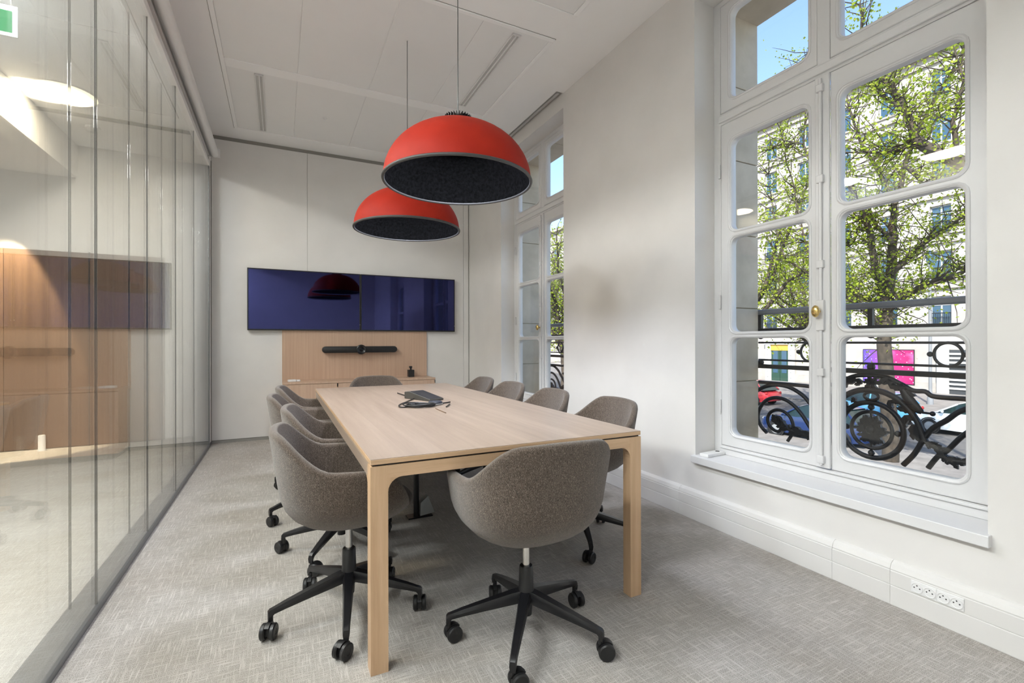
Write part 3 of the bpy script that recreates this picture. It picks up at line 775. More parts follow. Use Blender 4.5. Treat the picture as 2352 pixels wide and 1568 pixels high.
ln = obj('lens_ring', ydisc([(.002, .085), (.058, .085), (.062, .095), (.060, .118), (.050, .124), (.042, .118), (.002, .112)]).mesh('l', smooth=40), M['black_metal'], vb)
obj('lens', ydisc([(.002, .126), (.014, .124), (.022, .118), (.024, .112)]).mesh('l', smooth=50), plain('lens_glass', (.01, .01, .015), .05), ln)
for x in (-.16, .15): obj('side_lens', ydisc([(.002, .0885), (.008, .0885), (.009, .085)], 14).mesh('l', smooth=40), M['blackmatte'], vb, loc=(x, 0, 0))
sq = thing('pump_bottle', 'small square black bottle with a narrow top on the credenza', 'bottle', (1.535, 6.13, .690))
obj('body', MB().box((-.038, -.038, 0), (.038, .038, .092)).mesh('b', bevel=.004), M['black'], sq)
obj('neck', MB().cyl((0, 0, .09), (0, 0, .118), .013, n=16).mesh('n', smooth=40), M['black_metal'], sq)
obj('cap', MB().box((-.020, -.018, .116), (.016, .018, .140)).mesh('c', bevel=.004), M['black'], sq)
wbx = thing('white_adapter', 'small white adapter lying on the left end of the credenza', 'adapter', (.145, 6.02, .690), R_(8))
obj('case', MB().box((-.065, -.03, 0), (.02, .03, .024)).mesh('c', bevel=.005), M['white'], wbx)
obj('plug', MB().box((.024, -.022, 0), (.065, .022, .020)).mesh('c', bevel=.004), M['white'], wbx)
obj('cord', MB().tube([(.018, 0, .010), (.026, 0, .010)], .006, 8), M['blackmatte'], wbx)

# ------------------------------------------------------------------ things on the table
def tp(px, py, z=TZ): p = at(px, py, 'z', z); return (p.x, p.y)
a = Vector(tp(938, 912)); b = Vector(tp(1011, 921)); c = (a+b)/2; ang = math.atan2((b-a).y, (b-a).x)
tc = thing('touch_controller', 'black wedge-shaped touch controller on the table', 'touch panel', (c.x, c.y, TZ), ang)
L = (b-a).length/2*.80
obj('body', MB().prism([(-L, 0), (L, 0), (L, .014), (-L*.62, .054), (-L, .048)], -.062, .062, 'y').mesh('b', bevel=.004), plain('controller_grey', (.055, .053, .048), .5), tc)
obj('screen', MB().add([(-L*.55, -.056, .0545), (L*.95, -.056, .0165), (L*.95, .056, .0165), (-L*.55, .056, .0545), (-L*.55, -.056, .050), (L*.95, -.056, .012), (L*.95, .056, .012), (-L*.55, .056, .050)],
    [(0,1,2,3), (7,6,5,4), (0,4,5,1), (1,5,6,2), (2,6,7,3), (3,7,4,0)]), plain('controller_screen', (.03, .03, .035), .2), tc)
p = tp(1000, 929)
pk = thing('dark_puck', 'round dark speaker puck beside the cable loops on the table', 'puck', (p[0], p[1], TZ))
obj('body', MB().lathe([(.002, 0), (.040, 0), (.045, .004), (.045, .018), (.038, .024), (.002, .025)], 28).mesh('b', smooth=35), plain('puck_navy', (.03, .035, .05), .4), pk)
obj('base_ring', MB().lathe([(.045, .004), (.048, .005), (.048, .009), (.045, .010)], 28).mesh('r', smooth=35), plain('ring_silver', (.45, .46, .47), .35, .5), pk)
cbl = thing('cable_coil', 'black cables coiled and tied in flat loops on the table', 'cable', (*tp(962, 934), TZ))
cx0, cy0 = tp(962, 934)
def cable_path(pts, z=.006): return [(x-cx0, y-cy0, z+dz) for (x, y), dz in pts]
rnd = random.Random(11)
for k in range(4):
    a_, b_ = .075+.008*k, .050+.006*k; th0 = -.6+.08*k
    P = []
    q0 = tp(972-3*k, 934)
    for i in range(28):
        t = 2*PI*i/28; x = a_*math.cos(t); y = b_*math.sin(t)
        P.append((q0[0]-cx0+x*math.cos(th0)-y*math.sin(th0), q0[1]-cy0+x*math.sin(th0)+y*math.cos(th0), .009+.008*(k % 2)+.003*math.sin(2*t+k)))
    obj('cable_loop', MB().tube(P, .0042, 6, closed=True).mesh('loop', smooth=60), M['black'], cbl)
for pts in (((958, 914), (935, 924), (917, 932), (922, 937), (945, 935), (968, 933)), ((1010, 928), (1022, 927), (1034, 925)), ((1025, 936), (1033, 930)), ((938, 912), (925, 908), (913, 904))):
    P = smooth_path([tp(*q) for q in pts], 4)
    obj('cable_run', MB().tube([(x-cx0, y-cy0, .006) for x, y in P], .0042, 6).mesh('run', smooth=60), M['black'], cbl)
q = tp(946, 934); obj('cable_tie', MB().box((q[0]-cx0-.016, q[1]-cy0-.022, .0), (q[0]-cx0+.016, q[1]-cy0+.022, .022)).mesh('tie', bevel=.004), M['blackmatte'], cbl)
P = [tp(*q) for q in ((1000, 938.5), (1010, 943), (1024, 949))]
tag(obj('thin_wire', MB().tube([(x, y, TZ+.003) for x, y in smooth_path(P)], .0028, 6).mesh('w', smooth=50), plain('wire_brown', (.16, .10, .06), .6)), 'thin brown wire lying loose on the table in front of the coil', 'wire')
# small white box on the near sill
sb = thing('sill_remote', 'small white remote with a dark button on the near window sill', 'remote', (2.50, 2.165, ZS), R_(4))
obj('case', MB().box((-.085, -.032, 0), (.085, .032, .020)).mesh('c', bevel=.004), M['white'], sb)
obj('button', MB().lathe([(.002, .022), (.012, .022), (.014, .020)], 14), M['groove'], sb, loc=(.05, 0, 0))
# sockets in the trunking
for k, yc in enumerate((1.000, .914)):
    t = thing('double_socket', ('white double power socket in the trunking, farther one', 'white double power socket in the trunking, nearer one')[k], 'socket', (XR-.036, yc, .118), group='power sockets in the trunking')
    obj('plate', MB().box((-.004, -.043, -.024), (.004, .043, .026)).mesh('p', bevel=.002), M['white'], t)
    for s in (-1, 1):
        m = MB().lathe([(.002, .0004), (.0165, .0004), (.018, .0022), (.0205, .0022), (.0210, -.001)], 26); m.v = [(-.0042-p[2], p[0]+s*.021, p[1]) for p in m.v]
        so_ = obj('socket', m.mesh('s', smooth=40), M['white'], t)
        for dy, dz in ((.0095, 0), (-.0095, 0), (0, .0095)):
            h = MB().lathe([(.0004, 0), (.0027, 0), (.0027, -.001), (.0004, -.001)], 8); h.v = [(-.0050-p[2], p[0]+s*.021+dy, p[1]+dz) for p in h.v]
            obj('pin_hole', h, M['black'], so_)

# ------------------------------------------------------------------ corridor fittings
glow = emit('downlight_glow', (1, .88, .68), 1.6)
CW = (.83, .87, 1)
for yv, wb_, en, colr in ((5.46, 'behind the far end of the table', 9, (1, .84, .66)), (3.85, 'behind the middle of the table, added to light the room', 48, CW), (2.70, 'beside the near half of the table', 20, (1, .86, .70)),  # the CW lamps are out of view, added to brighten the room
        (1.90, 'beside the near head of the table, added unseen to light the room', 40, CW), (1.05, 'beside the near window, added unseen to light the room', 32, CW), (.20, 'beside the viewpoint, added unseen to light the room', 28, CW), (-.65, 'just behind the viewpoint, added unseen to light the room', 28, CW)):
    cl = thing('corridor_downlight', 'round recessed light in the corridor ceiling '+wb_, 'ceiling light', (-1.70, yv, HC), group='round corridor lights')
    k_ = 1 if yv > 2 else 1.4
    obj('trim_ring', MB().lathe([(.225*k_, .0), (.255*k_, -.004), (.262*k_, 0.0)], 40).mesh('r', smooth=40), M['white'], cl)
    obj('diffuser', MB().lathe([(.002, -.003), (.226*k_, -.003), (.226*k_, .002)], 40).mesh('d', smooth=40), glow, cl)
    l = bpy.data.lights.new('lamp', 'AREA'); l.shape = 'DISK'; l.size = .44 if yv > 2 else .62; l.energy = en; l.color = colr
    lo = bpy.data.objects.new('lamp', l); C.objects.link(lo); lo.parent = cl; lo.location = (0, 0, -.012)
ww = thing('added_patch_spot', 'small added ceiling spotlight making the bright patch on the corridor wood wall', 'spotlight', (-2.58, 6.40, HB))  # spotlight added to make a bright patch on the wood wall
obj('can', MB().lathe([(.03, -.06), (.042, -.06), (.042, 0), (.03, -.01)], 20).mesh('c', smooth=40), M['white'], ww)
l = bpy.data.lights.new('lamp', 'SPOT'); l.energy = 420; l.spot_size = R_(38); l.spot_blend = .25; l.color = (1, .82, .60); l.shadow_soft_size = .03
lo = bpy.data.objects.new('lamp', l); C.objects.link(lo); lo.parent = ww; lo.location = (0, 0, -.07); lo.rotation_euler = Vector((0, -.22, 1)).to_track_quat('Z', 'Y').to_euler()
sd = thing('smoke_detector', 'white smoke detector on the corridor ceiling behind the glass', 'smoke detector', (-1.70, 6.17, HC))
obj('base', MB().lathe([(.002, 0), (.062, 0), (.062, -.022), (.05, -.028), (.002, -.028)], 28).mesh('b', smooth=35), M['white'], sd)
obj('chamber', MB().lathe([(.044, -.026), (.042, -.044), (.03, -.054), (.002, -.056)], 28).mesh('b', smooth=35), M['slot'], sd)
# exit sign
ex = thing('exit_sign', 'green illuminated exit sign with running figure hanging in the corridor', 'exit sign', (-1.61, 3.88, 3.08))
obj('acrylic_plate', MB().box((-.19, -.004, -.095), (.19, .004, .090)).mesh('a', bevel=.002), plain('acrylic', (.72, .80, .77), .15), ex)
gr = emit('exit_green', (.035, .42, .17), 1.1); wh = emit('exit_white', (.80, 1, .88), .95)
pf = obj('pictogram_field', MB().box((-.165, -.006, -.072), (.165, -.004, .058)), gr, ex)
obj('door_symbol', MB().box((.045, -.0075, -.055), (.110, -.006, .045)), wh, pf)
fig = MB(); 
fig.ball((.053, -.0085, .028), .0085, 8, (1, .15, 1))
for p0, p1, rr in (((.024, .018), (.036, -.008), .008), ((.036, -.008), (.020, -.028), .006), ((.020, -.028), (.004, -.034), .0045), ((.036, -.008), (.050, -.026), .006), ((.050, -.026), (.044, -.048), .0045), ((.024, .014), (.006, .006), .004), ((.006, .006), (.002, -.010), .0035), ((.026, .014), (.046, .010), .004), ((.046, .010), (.054, .020), .0035)):
    fig.tube([(p0[0]+.025, -.0085, p0[1]), (p1[0]+.025, -.0085, p1[1])], rr, 6)
obj('running_figure', fig, gr, pf)
ar = MB(); ar.prism([(-.14, -.004), (-.105, .028), (-.105, .008), (-.05, .008), (-.05, -.016), (-.105, -.016), (-.105, -.036)], -.0075, -.006, 'y'); obj('arrow', ar, wh, pf)
for x in (-.16, .16): obj('hanger', MB().cyl((x, 0, .09), (x, 0, HC-3.08), .002, n=6), M['chrome'], ex)
tag(obj('door_stop', MB().lathe([(.002, 0), (.036, 0), (.036, .012), (.03, .02), (.03, .155), (.026, .165), (.002, .166)], 20).mesh('d', smooth=40), M['white'], loc=(-2.27, 6.70, 0)), 'white cylindrical floor stop in front of the corridor wood wall', 'door stop')

# ------------------------------------------------------------------ outside: street, facade, trees, cars
GZ = -2.9
struct('ground_road', MB().box((9.0, -60, GZ-.3), (32.0, 130, GZ-.02)), M['asphalt'], 'grey asphalt of the wide avenue outside', 'road')
struct('ground_pavement', MB().box((3.0, -60, GZ-.3), (9.0, 130, GZ+.08)), M['pave'], 'pavement below the windows', 'pavement')
struct('ground_median', MB().box((15.5, -60, GZ-.3), (20.6, 130, GZ+.06)), M['pave'], 'tree-lined pavement strip in the avenue', 'pavement')
struct('ground_far_pavement', MB().box((32.0, -60, GZ-.3), (45.2, 130, GZ+.10)), M['pave'], 'pavement in front of the building opposite', 'pavement')
XF = 45.0
def building(y0, y1, top, label, bay=3.35, wob=0.):
    t = thing('apartment_building', label, 'building', (XF, (y0+y1)/2, GZ+.1))
    yc = (y0+y1)/2; n = int((y1-y0)/bay); m = MB(); ww_, rec = 1.30, .28
    floors = [(GZ+5.3+3.45*k, 2.15) for k in range(6)]
    floors = [(z, h) for z, h in floors if z+h < top-.6]
    ycs = [y0+(i+.5)*(y1-y0)/n for i in range(n)]
    zed = [GZ]
    for z, h in floors: zed += [z, z+h]
    zed.append(top); yed = [y0]
    for c in ycs: yed += [c-ww_/2, c+ww_/2]
    yed.append(y1)
    def P(x, y, z): return (x-XF, y-yc, z-GZ-.1)
    for i in range(len(yed)-1):
        for j in range(len(zed)-1):
            a, b, c, d = yed[i], yed[i+1], zed[j], zed[j+1]
            if i % 2 == 1 and j % 2 == 1:
                q = rec
                m.add([P(XF, a, c), P(XF, b, c), P(XF, b, d), P(XF, a, d), P(XF+q, a, c), P(XF+q, b, c), P(XF+q, b, d), P(XF+q, a, d)], [(0,1,5,4), (1,2,6,5), (2,3,7,6), (3,0,4,7)])
            else: m.add([P(XF, a, c), P(XF, b, c), P(XF, b, d), P(XF, a, d)], [(0,1,2,3)])
    m.box(P(XF+rec, y0, GZ), P(XF+8, y1, top))
    obj('wall', m.mesh('wall'), M['facade'], t)
    WF = MB()
    for a, b, c, d in ((-ww_/2, -ww_/2+.08, 0, 2.15), (ww_/2-.08, ww_/2, 0, 2.15), (-.05, .05, 0, 2.15), (-ww_/2, ww_/2, 0, .1), (-ww_/2, ww_/2, 2.05, 2.15), (-ww_/2, ww_/2, 1.45, 1.52)): WF.box((-.05, a, c), (.03, b, d))
    WF = WF.mesh('window'); WP = MB().box((-.01, -ww_/2+.04, .05), (.02, ww_/2-.04, 2.1)).mesh('pane')
    GR = MB()
    for k in range(12): GR.box((-.32, -ww_/2+.05+k*(ww_-.1)/11-.012, 0), (-.29, -ww_/2+.05+k*(ww_-.1)/11+.012, .85))
    GR.box((-.33, -ww_/2, .83), (-.27, ww_/2, .90)).box((-.33, -ww_/2, .05), (-.27, ww_/2, .09)); GR = GR.mesh('window_rail')
    for k, (z, h) in enumerate(floors):
        for c in ycs:
            f = obj('window', WF, M['far_frame'], t, loc=(rec-.04, c-yc, z-GZ-.1)); obj('pane', WP, M['far_glass'], f)
            if k < 4: obj('window_rail', GR, M['iron'], f, loc=(-.02, 0, 0))
        obj('string_course', MB().box((-.18, y0-yc, z+h+.55-GZ-.1), (.0, y1-yc, z+h+.78-GZ-.1)), M['facade_trim'], t)
        obj('sill_course', MB().box((-.10, y0-yc, z-.16-GZ-.1), (.0, y1-yc, z-GZ-.1)), M['facade_trim'], t)
    obj('plinth', MB().box((-.12, y0-yc, -.1), (0, y1-yc, .75)), M['facade_trim'], t)
    obj('cornice', MB().box((-.55, y0-yc, top-.5-GZ-.1), (0, y1-yc, top-GZ-.1)), M['facade_trim'], t)
    return t
building(-8, 50.6, 23.6, 'pale stone apartment building opposite behind the trees')
building(51, 100, 21.5, 'pale stone building farther along the avenue seen through the far window')
# poster, shop door and louvred gate on the ground floor opposite
def poster():
    q = N('poster_print'); v = q.coord((1, .28, .37)); s = q.n('ShaderNodeSeparateXYZ'); q.l(v, s.inputs[0])
    ad = q.n('ShaderNodeMath', operation='MULTIPLY_ADD'); q.l(s.outputs[1], ad.inputs[0]); ad.inputs[1].default_value = -1.0; ad.inputs[2].default_value = .5
    c = q.ramp(ad.outputs[0], [(.05, (.10, .055, .42)), (.35, (.26, .05, .40)), (.55, (.40, .010, .15)), (.95, (.36, .008, .11))])
    sw = q.noise(v, 2.5, 3); c = q.mix(c, (.50, .20, .48), q.ramp(sw, [(.50, (0,0,0)), (.72, (.6,.6,.6))]))
    vo = q.n('ShaderNodeTexVoronoi'); vo.inputs['Scale'].default_value = 4.5; q.l(q.coord(), vo.inputs['Vector'])
    d = q.ramp(vo.outputs['Distance'], [(.16, (1,1,1)), (.20, (0,0,0))])
    q.bsdf(q.mix(c, (.85, .80, .85), q.mix((0,0,0), d, .75)), .5); return q.m
a, b = at(1983, 803, 'x', XF-.2), at(2098, 883, 'x', XF-.2)
po = thing('poster_panel', 'purple and pink printed panel on the building opposite behind the tree trunk', 'poster', (XF-.13, (a.y+b.y)/2, b.z))
hw_ = (a.y-b.y)/2; hh_ = a.z-b.z
obj('print', MB().box((-.05, -hw_, 0), (-.02, hw_, hh_)), poster(), po)
obj('frame', MB().box((-.02, -hw_-.06, -.06), (.0, hw_+.06, hh_+.06)), M['iron'], po)
a, b = at(1772, 792, 'x', XF-.2), at(1812, 895, 'x', XF-.2)
dr = thing('shop_door', 'dark green double door with pale ornate surround on the building opposite', 'door', (XF-.13, (a.y+b.y)/2, GZ+.1))
hw_ = (a.y-b.y)/2; hh_ = a.z-GZ-.1
dm = plain('door_green', (.02, .06, .04), .4); dw = plain('door_surround', (.62, .62, .58), .7)
for s in (-1, 1):
    lf = obj('leaf', MB().box((-.10, min(0, s*hw_)+.02, 0), (-.04, max(0, s*hw_)-.02, hh_)).mesh('leaf'), dm, dr)
    obj('pane', MB().box((-.12, s*hw_*.5-.28*hw_, .8), (-.10, s*hw_*.5+.28*hw_, hh_-.4)), M['far_glass'], lf)
    obj('pilaster', MB().box((-.22, s*(hw_+.3)-.28, 0), (0, s*(hw_+.3)+.28, hh_+.5)), dw, dr)
    for k in range(7): obj('boss', MB().ball((-.22, s*(hw_+.3), .5+k*.55), .16, 8, (.5, 1, 1)), dw, dr)
obj('lintel', MB().box((-.28, -hw_-.7, hh_+.05), (0, hw_+.7, hh_+.6)), dw, dr)
obj('fascia', MB().box((-.16, -hw_, hh_-.55), (-.08, hw_, hh_+.05)), plain('fascia_yellow', (.62, .36, .06), .6), dr)
a, b = at(2180, 803, 'x', XF-.2), at(2300, 890, 'x', XF-.2)
gt = thing('louvred_gate', 'dark gate with pale horizontal bars on the building opposite', 'gate', (XF-.13, (a.y+b.y)/2, GZ+.1))
hw_ = (a.y-b.y)/2; hh_ = a.z-GZ-.1
obj('backing', MB().box((-.06, -hw_, 0), (-.02, hw_, hh_)), plain('gate_dark', (.04, .045, .05), .6), gt)
for k in range(9): obj('bar', MB().box((-.14, -hw_, .35+k*(hh_-.4)/9), (-.07, hw_, .35+k*(hh_-.4)/9+.14)), dw, gt)
obj('pilaster', MB().box((-.2, hw_, 0), (0, hw_+.7, hh_+.3)), dw, gt)
# lamp post
p = at(2137, 932, 'z', GZ)
lp = thing('street_lamp', 'slim grey lamp post standing on the avenue beside the tree', 'lamp post', (p.x, p.y, GZ))
obj('pole', MB().lathe([(.16, 0), (.16, .5), (.11, .7), (.09, 1.0), (.08, 8.8)], 12).mesh('p', smooth=40), plain('post_grey', (.22, .23, .24), .5), lp)
obj('lantern', MB().lathe([(.03, 8.8), (.16, 8.9), (.22, 9.4), (.10, 9.6), (.01, 9.7)], 10).mesh('l', smooth=40), M['far_glass'], lp)

def leaf_mesh(pts, rnd, size=.13):
    v = []; f = []
    for p in pts:
        s = size*rnd.uniform(.6, 1.25)
        d = Vector((rnd.gauss(0, 1), rnd.gauss(0, 1), rnd.gauss(-.2, .6))).normalized()
        n = d.cross(Vector((rnd.gauss(0, 1), rnd.gauss(0, 1), rnd.gauss(0, 1)))).normalized(); u = d.cross(n)
        o = len(v); P = Vector(p)
        v += [P, P+d*s*.45+n*s*.46+u*s*.08, P+d*s, P+d*s*.45-n*s*.46+u*s*.08, P+d*s*.72+n*s*.16, P+d*s*.72-n*s*.16]
        f += [(o, o+1, o+4, o+2), (o, o+2, o+5, o+3)]
    me = bpy.data.meshes.new('foliage'); me.from_pydata([tuple(x) for x in v], [], f); return me
def tree(name_label, base, limbs, seed, nleaf, spread=1.0, twig_len=1.5, nper=5, leaf=.15):
    """limbs: list of (points, r0, r1) in world coordinates; twigs and leaves grow from them"""
    rnd = random.Random(seed); t = thing('plane_tree', name_label, 'tree', base, group='plane trees along the avenue')
    B = Vector(base); tips = []
    for k, (pts, r0, r1) in enumerate(limbs):
        P = [Vector(p)-B for p in pts]; Q = []
        for i in range(len(P)-1):
            for j in range(3): Q.append(P[i].lerp(P[i+1], j/3)+Vector((rnd.gauss(0, .02), rnd.gauss(0, .02), 0))*(0 if i == 0 and j == 0 else 1))
        Q.append(P[-1]); m = len(Q)
        obj('trunk' if k == 0 else 'branch', MB().tube(Q, [r0+(r1-r0)*i/(m-1) for i in range(m)], 8).mesh('b', smooth=60), M['bark'], t)
        if k == 0: Q2 = Q[int(m*.6):]
        else: Q2 = Q[1:]
        for q in Q2:
            for _ in range(nper): tips.append((q, (Q2[-1]-Q2[0]).normalized() if len(Q2) > 1 else Vector((0,0,1))))
    tw = MB(); lp_ = []
    for q, dr_ in tips:
        d = (dr_*.6+Vector((rnd.gauss(0, 1), rnd.gauss(0, 1), rnd.gauss(.25, .7)))*spread).normalized(); L = twig_len*rnd.uniform(.4, 1.2)
        pts = [q]
        for j in range(3):
            d = (d+Vector((rnd.gauss(0, .25), rnd.gauss(0, .25), rnd.gauss(.05, .2)))).normalized(); pts.append(pts[-1]+d*L/3)
        tw.tube(pts, [.020, .015, .010, .005], 4)
        for _ in range(max(1, nleaf//len(tips))):
            j = rnd.uniform(.8, 3); i = min(int(j), 2); c = pts[i].lerp(pts[i+1], j-i)
            lp_.append(c+Vector((rnd.gauss(0, .17), rnd.gauss(0, .17), rnd.gauss(0, .15))))
    o = obj('twigs', tw.mesh('twigs'), M['bark'], t); o['kind'] = 'stuff'
    me = leaf_mesh(lp_, rnd, leaf); o = obj('foliage', me, M['leaf'], t); o['kind'] = 'stuff'
    return t
XT = 17.69
def px(pts, dx=0.):
    n = len(pts); return [tuple(at(x, y, 'x', XT+dx*i/max(1, n-1))) for i, (x, y) in enumerate(pts)]
bA = at(2045, 1062, 'z', GZ)
limbs = [([(bA.x, bA.y, GZ)]+px([(2036, 900), (2031, 790), (2036, 715)]), .25, .18),
  (px([(2036, 715), (2046, 620), (2052, 540), (2056, 470), (2078, 380), (2110, 300)], .8), .17, .05),
  (px([(2034, 712), (2012, 620), (1996, 535), (1985, 480), (1945, 418)], -.9), .14, .05),
  (px([(2040, 712), (2075, 680), (2120, 655), (2175, 640), (2235, 614)], -1.2), .12, .04),
  (px([(2046, 630), (2090, 585), (2140, 545), (2190, 510), (2240, 470)], 1.2), .10, .03),
  (px([(2034, 715), (2005, 690), (1960, 672), (1925, 660), (1870, 640), (1800, 590)], 1.0), .10, .025),
  (px([(2030, 760), (1995, 715), (1950, 685), (1890, 650)], -1.4), .09, .03),
  (px([(2052, 560), (2000, 500), (1950, 470), (1880, 430)], .8), .07, .02),
  (px([(2056, 470), (2020, 400), (1980, 330), (1950, 250), (1930, 120)], 1.2), .07, .02),
  (px([(2080, 380), (2120, 420), (2200, 430), (2260, 420)], -.6), .06, .02),
  (px([(2110, 300), (2150, 220), (2200, 150), (2240, 60)], .8), .05, .02),
  (px([(1985, 480), (1960, 560), (1920, 570), (1850, 555)], -.6), .05, .02),
  (px([(1870, 640), (1838, 500), (1815, 400), (1795, 310)], 1.0), .04, .015),
  (px([(1880, 430), (1845, 330), (1852, 210), (1858, 120)], 1.0), .035, .012),
  (px([(1800, 590), (1775, 490), (1765, 400)], .8), .03, .012),
  (px([(1845, 330), (1800, 330), (1762, 345)], .5), .025, .01)]
tree('plane tree with a forked trunk centred in the near window', (bA.x, bA.y, GZ), limbs, 5, 13500, leaf=.098, twig_len=1.3, nper=6)
# near tree whose heavy bough enters from the right
def gen_tree(label, x, y, seed, h=12.5, nl=6000, crown=4.4, zf=4.2, leaf=.13):
    rnd = random.Random(seed); L = [([(x, y, GZ), (x+.1, y-.1, GZ+zf*.5), (x+.05, y+.1, GZ+zf)], .28, .20)]
    for k in range(11):
        a = 2*PI*k/11*1.7+rnd.uniform(-.3, .3); e = rnd.uniform(.25, 1.0); R0 = crown*rnd.uniform(.6, 1.05)*(1.1-.5*e); top = GZ+zf+(h-zf)*e*rnd.uniform(.7, 1)
        P = [Vector((x+.05, y+.1, GZ+zf-rnd.uniform(0, .8)))]
        tgt = Vector((x+R0*math.cos(a), y+R0*math.sin(a), top))
        for j in (1, 2, 3):
            s_ = j/3; q = P[0].lerp(tgt, s_); q.z = P[0].z+(tgt.z-P[0].z)*(s_**.8); q += Vector((rnd.gauss(0, .25), rnd.gauss(0, .25), rnd.gauss(0, .15))); P.append(q)
        L.append(([tuple(p) for p in P], .12, .03))
    return tree(label, (x, y, GZ), L, seed, nl, leaf=leaf, twig_len=1.7, nper=5)
bough = [([(15.2, 3.2, GZ), (15.2, 3.3, GZ+2.5), (15.1, 3.5, GZ+5.0)], .34, .27),
  ([(15.1, 3.5, GZ+5.0)]+[tuple(at(x, y, 'x', 14.6)) for x, y in ((2330, 420), (2235, 388), (2165, 355), (2105, 322))], .21, .12),
  ([tuple(at(x, y, 'x', 14.6)) for x, y in ((2105, 322), (2092, 285), (2075, 245), (2052, 205), (2020, 170), (1990, 90), (1975, 10))], .11, .03),
  ([tuple(at(x, y, 'x', 14.6)) for x, y in ((2092, 320), (2072, 345), (2030, 350), (1945, 350))], .055, .02),
  ([tuple(at(x, y, 'x', 14.6)) for x, y in ((2080, 250), (2040, 230), (2005, 190), (1990, 180))], .05, .02),
  ([(15.1, 3.5, GZ+5.0), (15.0, 2.5, GZ+7.5), (14.8, 1.5, GZ+10)], .18, .04),
  ([(15.1, 3.5, GZ+5.0), (15.6, 4.6, GZ+8.0), (16, 5.4, GZ+11)], .16, .04),
  ([tuple(at(x, y, 'x', 15.2)) for x, y in ((2200, 370), (2190, 280), (2210, 190), (2190, 100))], .07, .02)]
tree('plane tree whose heavy dark bough crosses the near window from the right', (15.2, 3.2, GZ), bough, 9, 4800, leaf=.09, twig_len=1.1, nper=4)
gen_tree('plane tree left of the forked tree, seen through the near window left casement', 18.6, 15.0, 21, h=14.5, crown=6.2, nl=9500)
gen_tree('plane tree beyond the avenue lane, seen small behind the near window', 29.0, 27.5, 22, h=11.5)
gen_tree('plane tree in the far row in front of the building opposite', 29.0, 17.6, 25, h=11.5)
gen_tree('plane tree seen through the far window', 15.5, 24.5, 23, h=13.5)
gen_tree('plane tree farther along the avenue seen through the far window', 19.0, 33.5, 24, h=13)

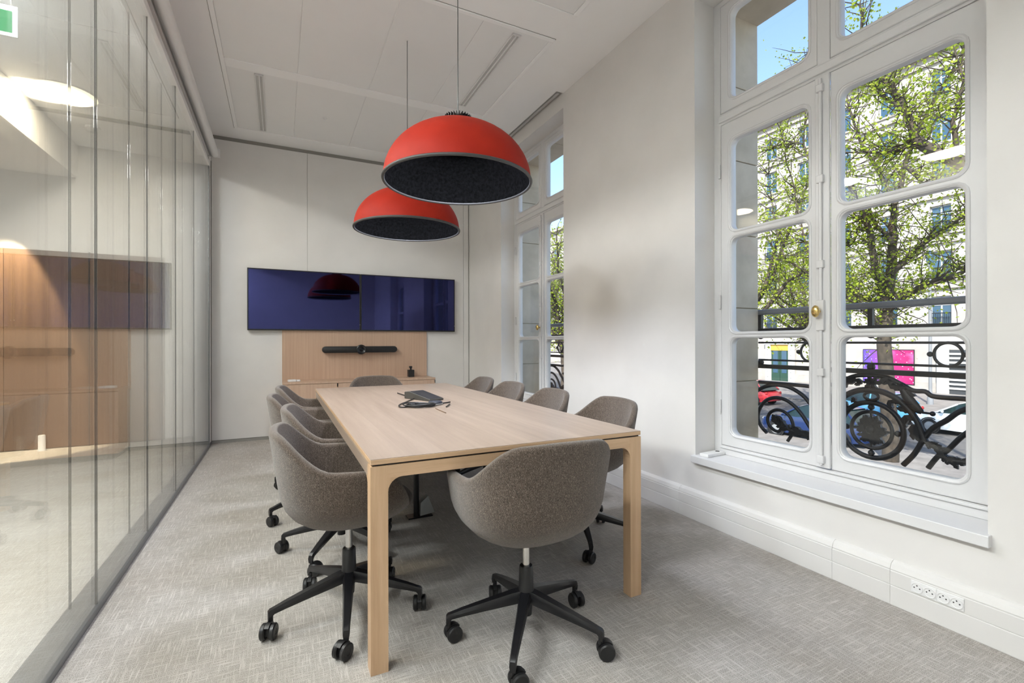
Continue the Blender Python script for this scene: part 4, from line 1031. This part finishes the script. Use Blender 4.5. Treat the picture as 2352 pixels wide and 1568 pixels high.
# cars
def car(label, x, y, col, kind='hatch', face=1):
    t = thing('parked_car', label, 'car', (x, y, GZ-.02), 0 if face > 0 else PI, group='cars on the avenue')
    paint = plain('car_paint', col, .25, Coat_Weight=.5)
    Lh = 2.1
    st = [(-2.10, .42, .62, .70), (-2.02, .28, .80, .80), (-1.6, .22, .93, .87), (-.9, .22, .97, .89), (.2, .22, .97, .90), (1.0, .22, .94, .89), (1.55, .22, .86, .87), (1.95, .26, .74, .82), (2.10, .38, .62, .70)]
    m = MB(); v = []; f = []
    for yy, z0, z1, hw in st:
        zm = (z0+z1)/2; v += [(-hw*.9, yy, z0), (-hw, yy, zm), (-hw*.93, yy, z1), (hw*.93, yy, z1), (hw, yy, zm), (hw*.9, yy, z0)]
    for j in range(len(st)-1):
        for k in range(6): l = (k+1) % 6; f.append((j*6+k, j*6+l, j*6+6+l, j*6+6+k))
    f += [(5,4,3,2,1,0), tuple(range((len(st)-1)*6, len(st)*6))]
    obj('body', m.add(v, f).mesh('body', smooth=40), paint, t)
    g = [(-1.85, .94, .97, .80), (-1.35, .95, 1.42, .74), (-.7, .95, 1.50, .73), (.1, .95, 1.47, .73), (.55, .95, 1.30, .76), (1.12, .93, .955, .82)]
    m = MB(); v = []; f = []
    for yy, z0, z1, hw in g: v += [(-.84, yy, z0), (-hw*(.98 if z1 > 1.2 else 1.0)*.90, yy, z1), (hw*.90, yy, z1), (.84, yy, z0)]
    for j in range(len(g)-1):
        for k in range(4): l = (k+1) % 4; f.append((j*4+k, j*4+l, j*4+4+l, j*4+4+k))
    f += [(3,2,1,0), tuple(range((len(g)-1)*4, len(g)*4))]
    obj('greenhouse', m.add(v, f).mesh('gh', smooth=30), M['car_glass'], t)
    m = MB(); v = []; f = []
    for yy, z1, hw in ((-1.40, 1.425, .66), (-.7, 1.515, .67), (.1, 1.485, .67), (.42, 1.385, .68)): v += [(-hw, yy, z1-.02), (-hw*.8, yy, z1+.015), (hw*.8, yy, z1+.015), (hw, yy, z1-.02)]
    for j in range(3):
        for k in range(3): f.append((j*4+k, j*4+k+1, j*4+5+k, j*4+4+k))
    obj('roof', m.add(v, f).mesh('roof', smooth=40), paint, t)
    for s in (-1, 1):
        for a, b in (((.42, 1.36), (1.08, .96)), ((-1.40, 1.40), (-1.83, .97)), ((-.45, 1.47), (-.45, .95))):
            obj('pillar', MB().tube([(s*.67, a[0], a[1]), (s*.83, b[0], b[1])], .035, 6), paint, t)
        obj('mirror', MB().ball((s*.95, .85, 1.02), .10, 8, (.8, .6, .7)).mesh('mi', smooth=50), paint, t)
        for yy in (-1.28, 1.32):
            W = MB().lathe([(.20, -.10), (.30, -.10), (.325, -.07), (.325, .07), (.30, .10), (.20, .10)], 22); W.v = [(s*.80+p[2], yy+p[0], .325+p[1]) for p in W.v]
            wh_ = obj('wheel', W.mesh('w', smooth=40), M['tyre'], t)
            D = MB().lathe([(.002, .085*s), (.215, .075*s), (.215, .06*s)], 22); D.v = [(s*.80+p[2], yy+p[0], .325+p[1]) for p in D.v]
            obj('hubcap', D.mesh('h', smooth=40), M['alloy'], wh_)
            A_ = MB().lathe([(.33, .104*s), (.375, .100*s), (.375, .05*s), (.33, .05*s)], 22); A_.v = [(s*.775+p[2], yy+p[0], .335+p[1]) for p in A_.v]
            obj('wheel_arch', A_.mesh('wa', smooth=40), M['tyre'], t)
        obj('head_lamp', MB().ball((s*.62, 2.0, .68), .12, 8, (1.2, .5, .6)).mesh('hl', smooth=50), M['alloy'], t)
        obj('tail_lamp', MB().ball((s*.68, -2.02, .78), .11, 8, (1, .5, .9)).mesh('tl', smooth=50), plain('tail_red', (.4, .02, .02), .3), t)
    return t
p = at(2137, 993, 'z', GZ); car('white car on the avenue at the right of the near window', p.x+.8, p.y-1.32, (.72, .76, .76))
p = at(1800, 1003, 'z', GZ); car('dark blue car behind the scrolls in the left casement', p.x+.8, p.y-1.0, (.008, .028, .11))
p = at(1985, 965, 'z', GZ); car('light blue car behind the iron medallion', p.x+.8, p.y+.2, (.10, .33, .55))
p = at(1740, 930, 'z', GZ); car('red car far back at the left edge of the near window', p.x+.8, p.y+1.5, (.45, .03, .04))
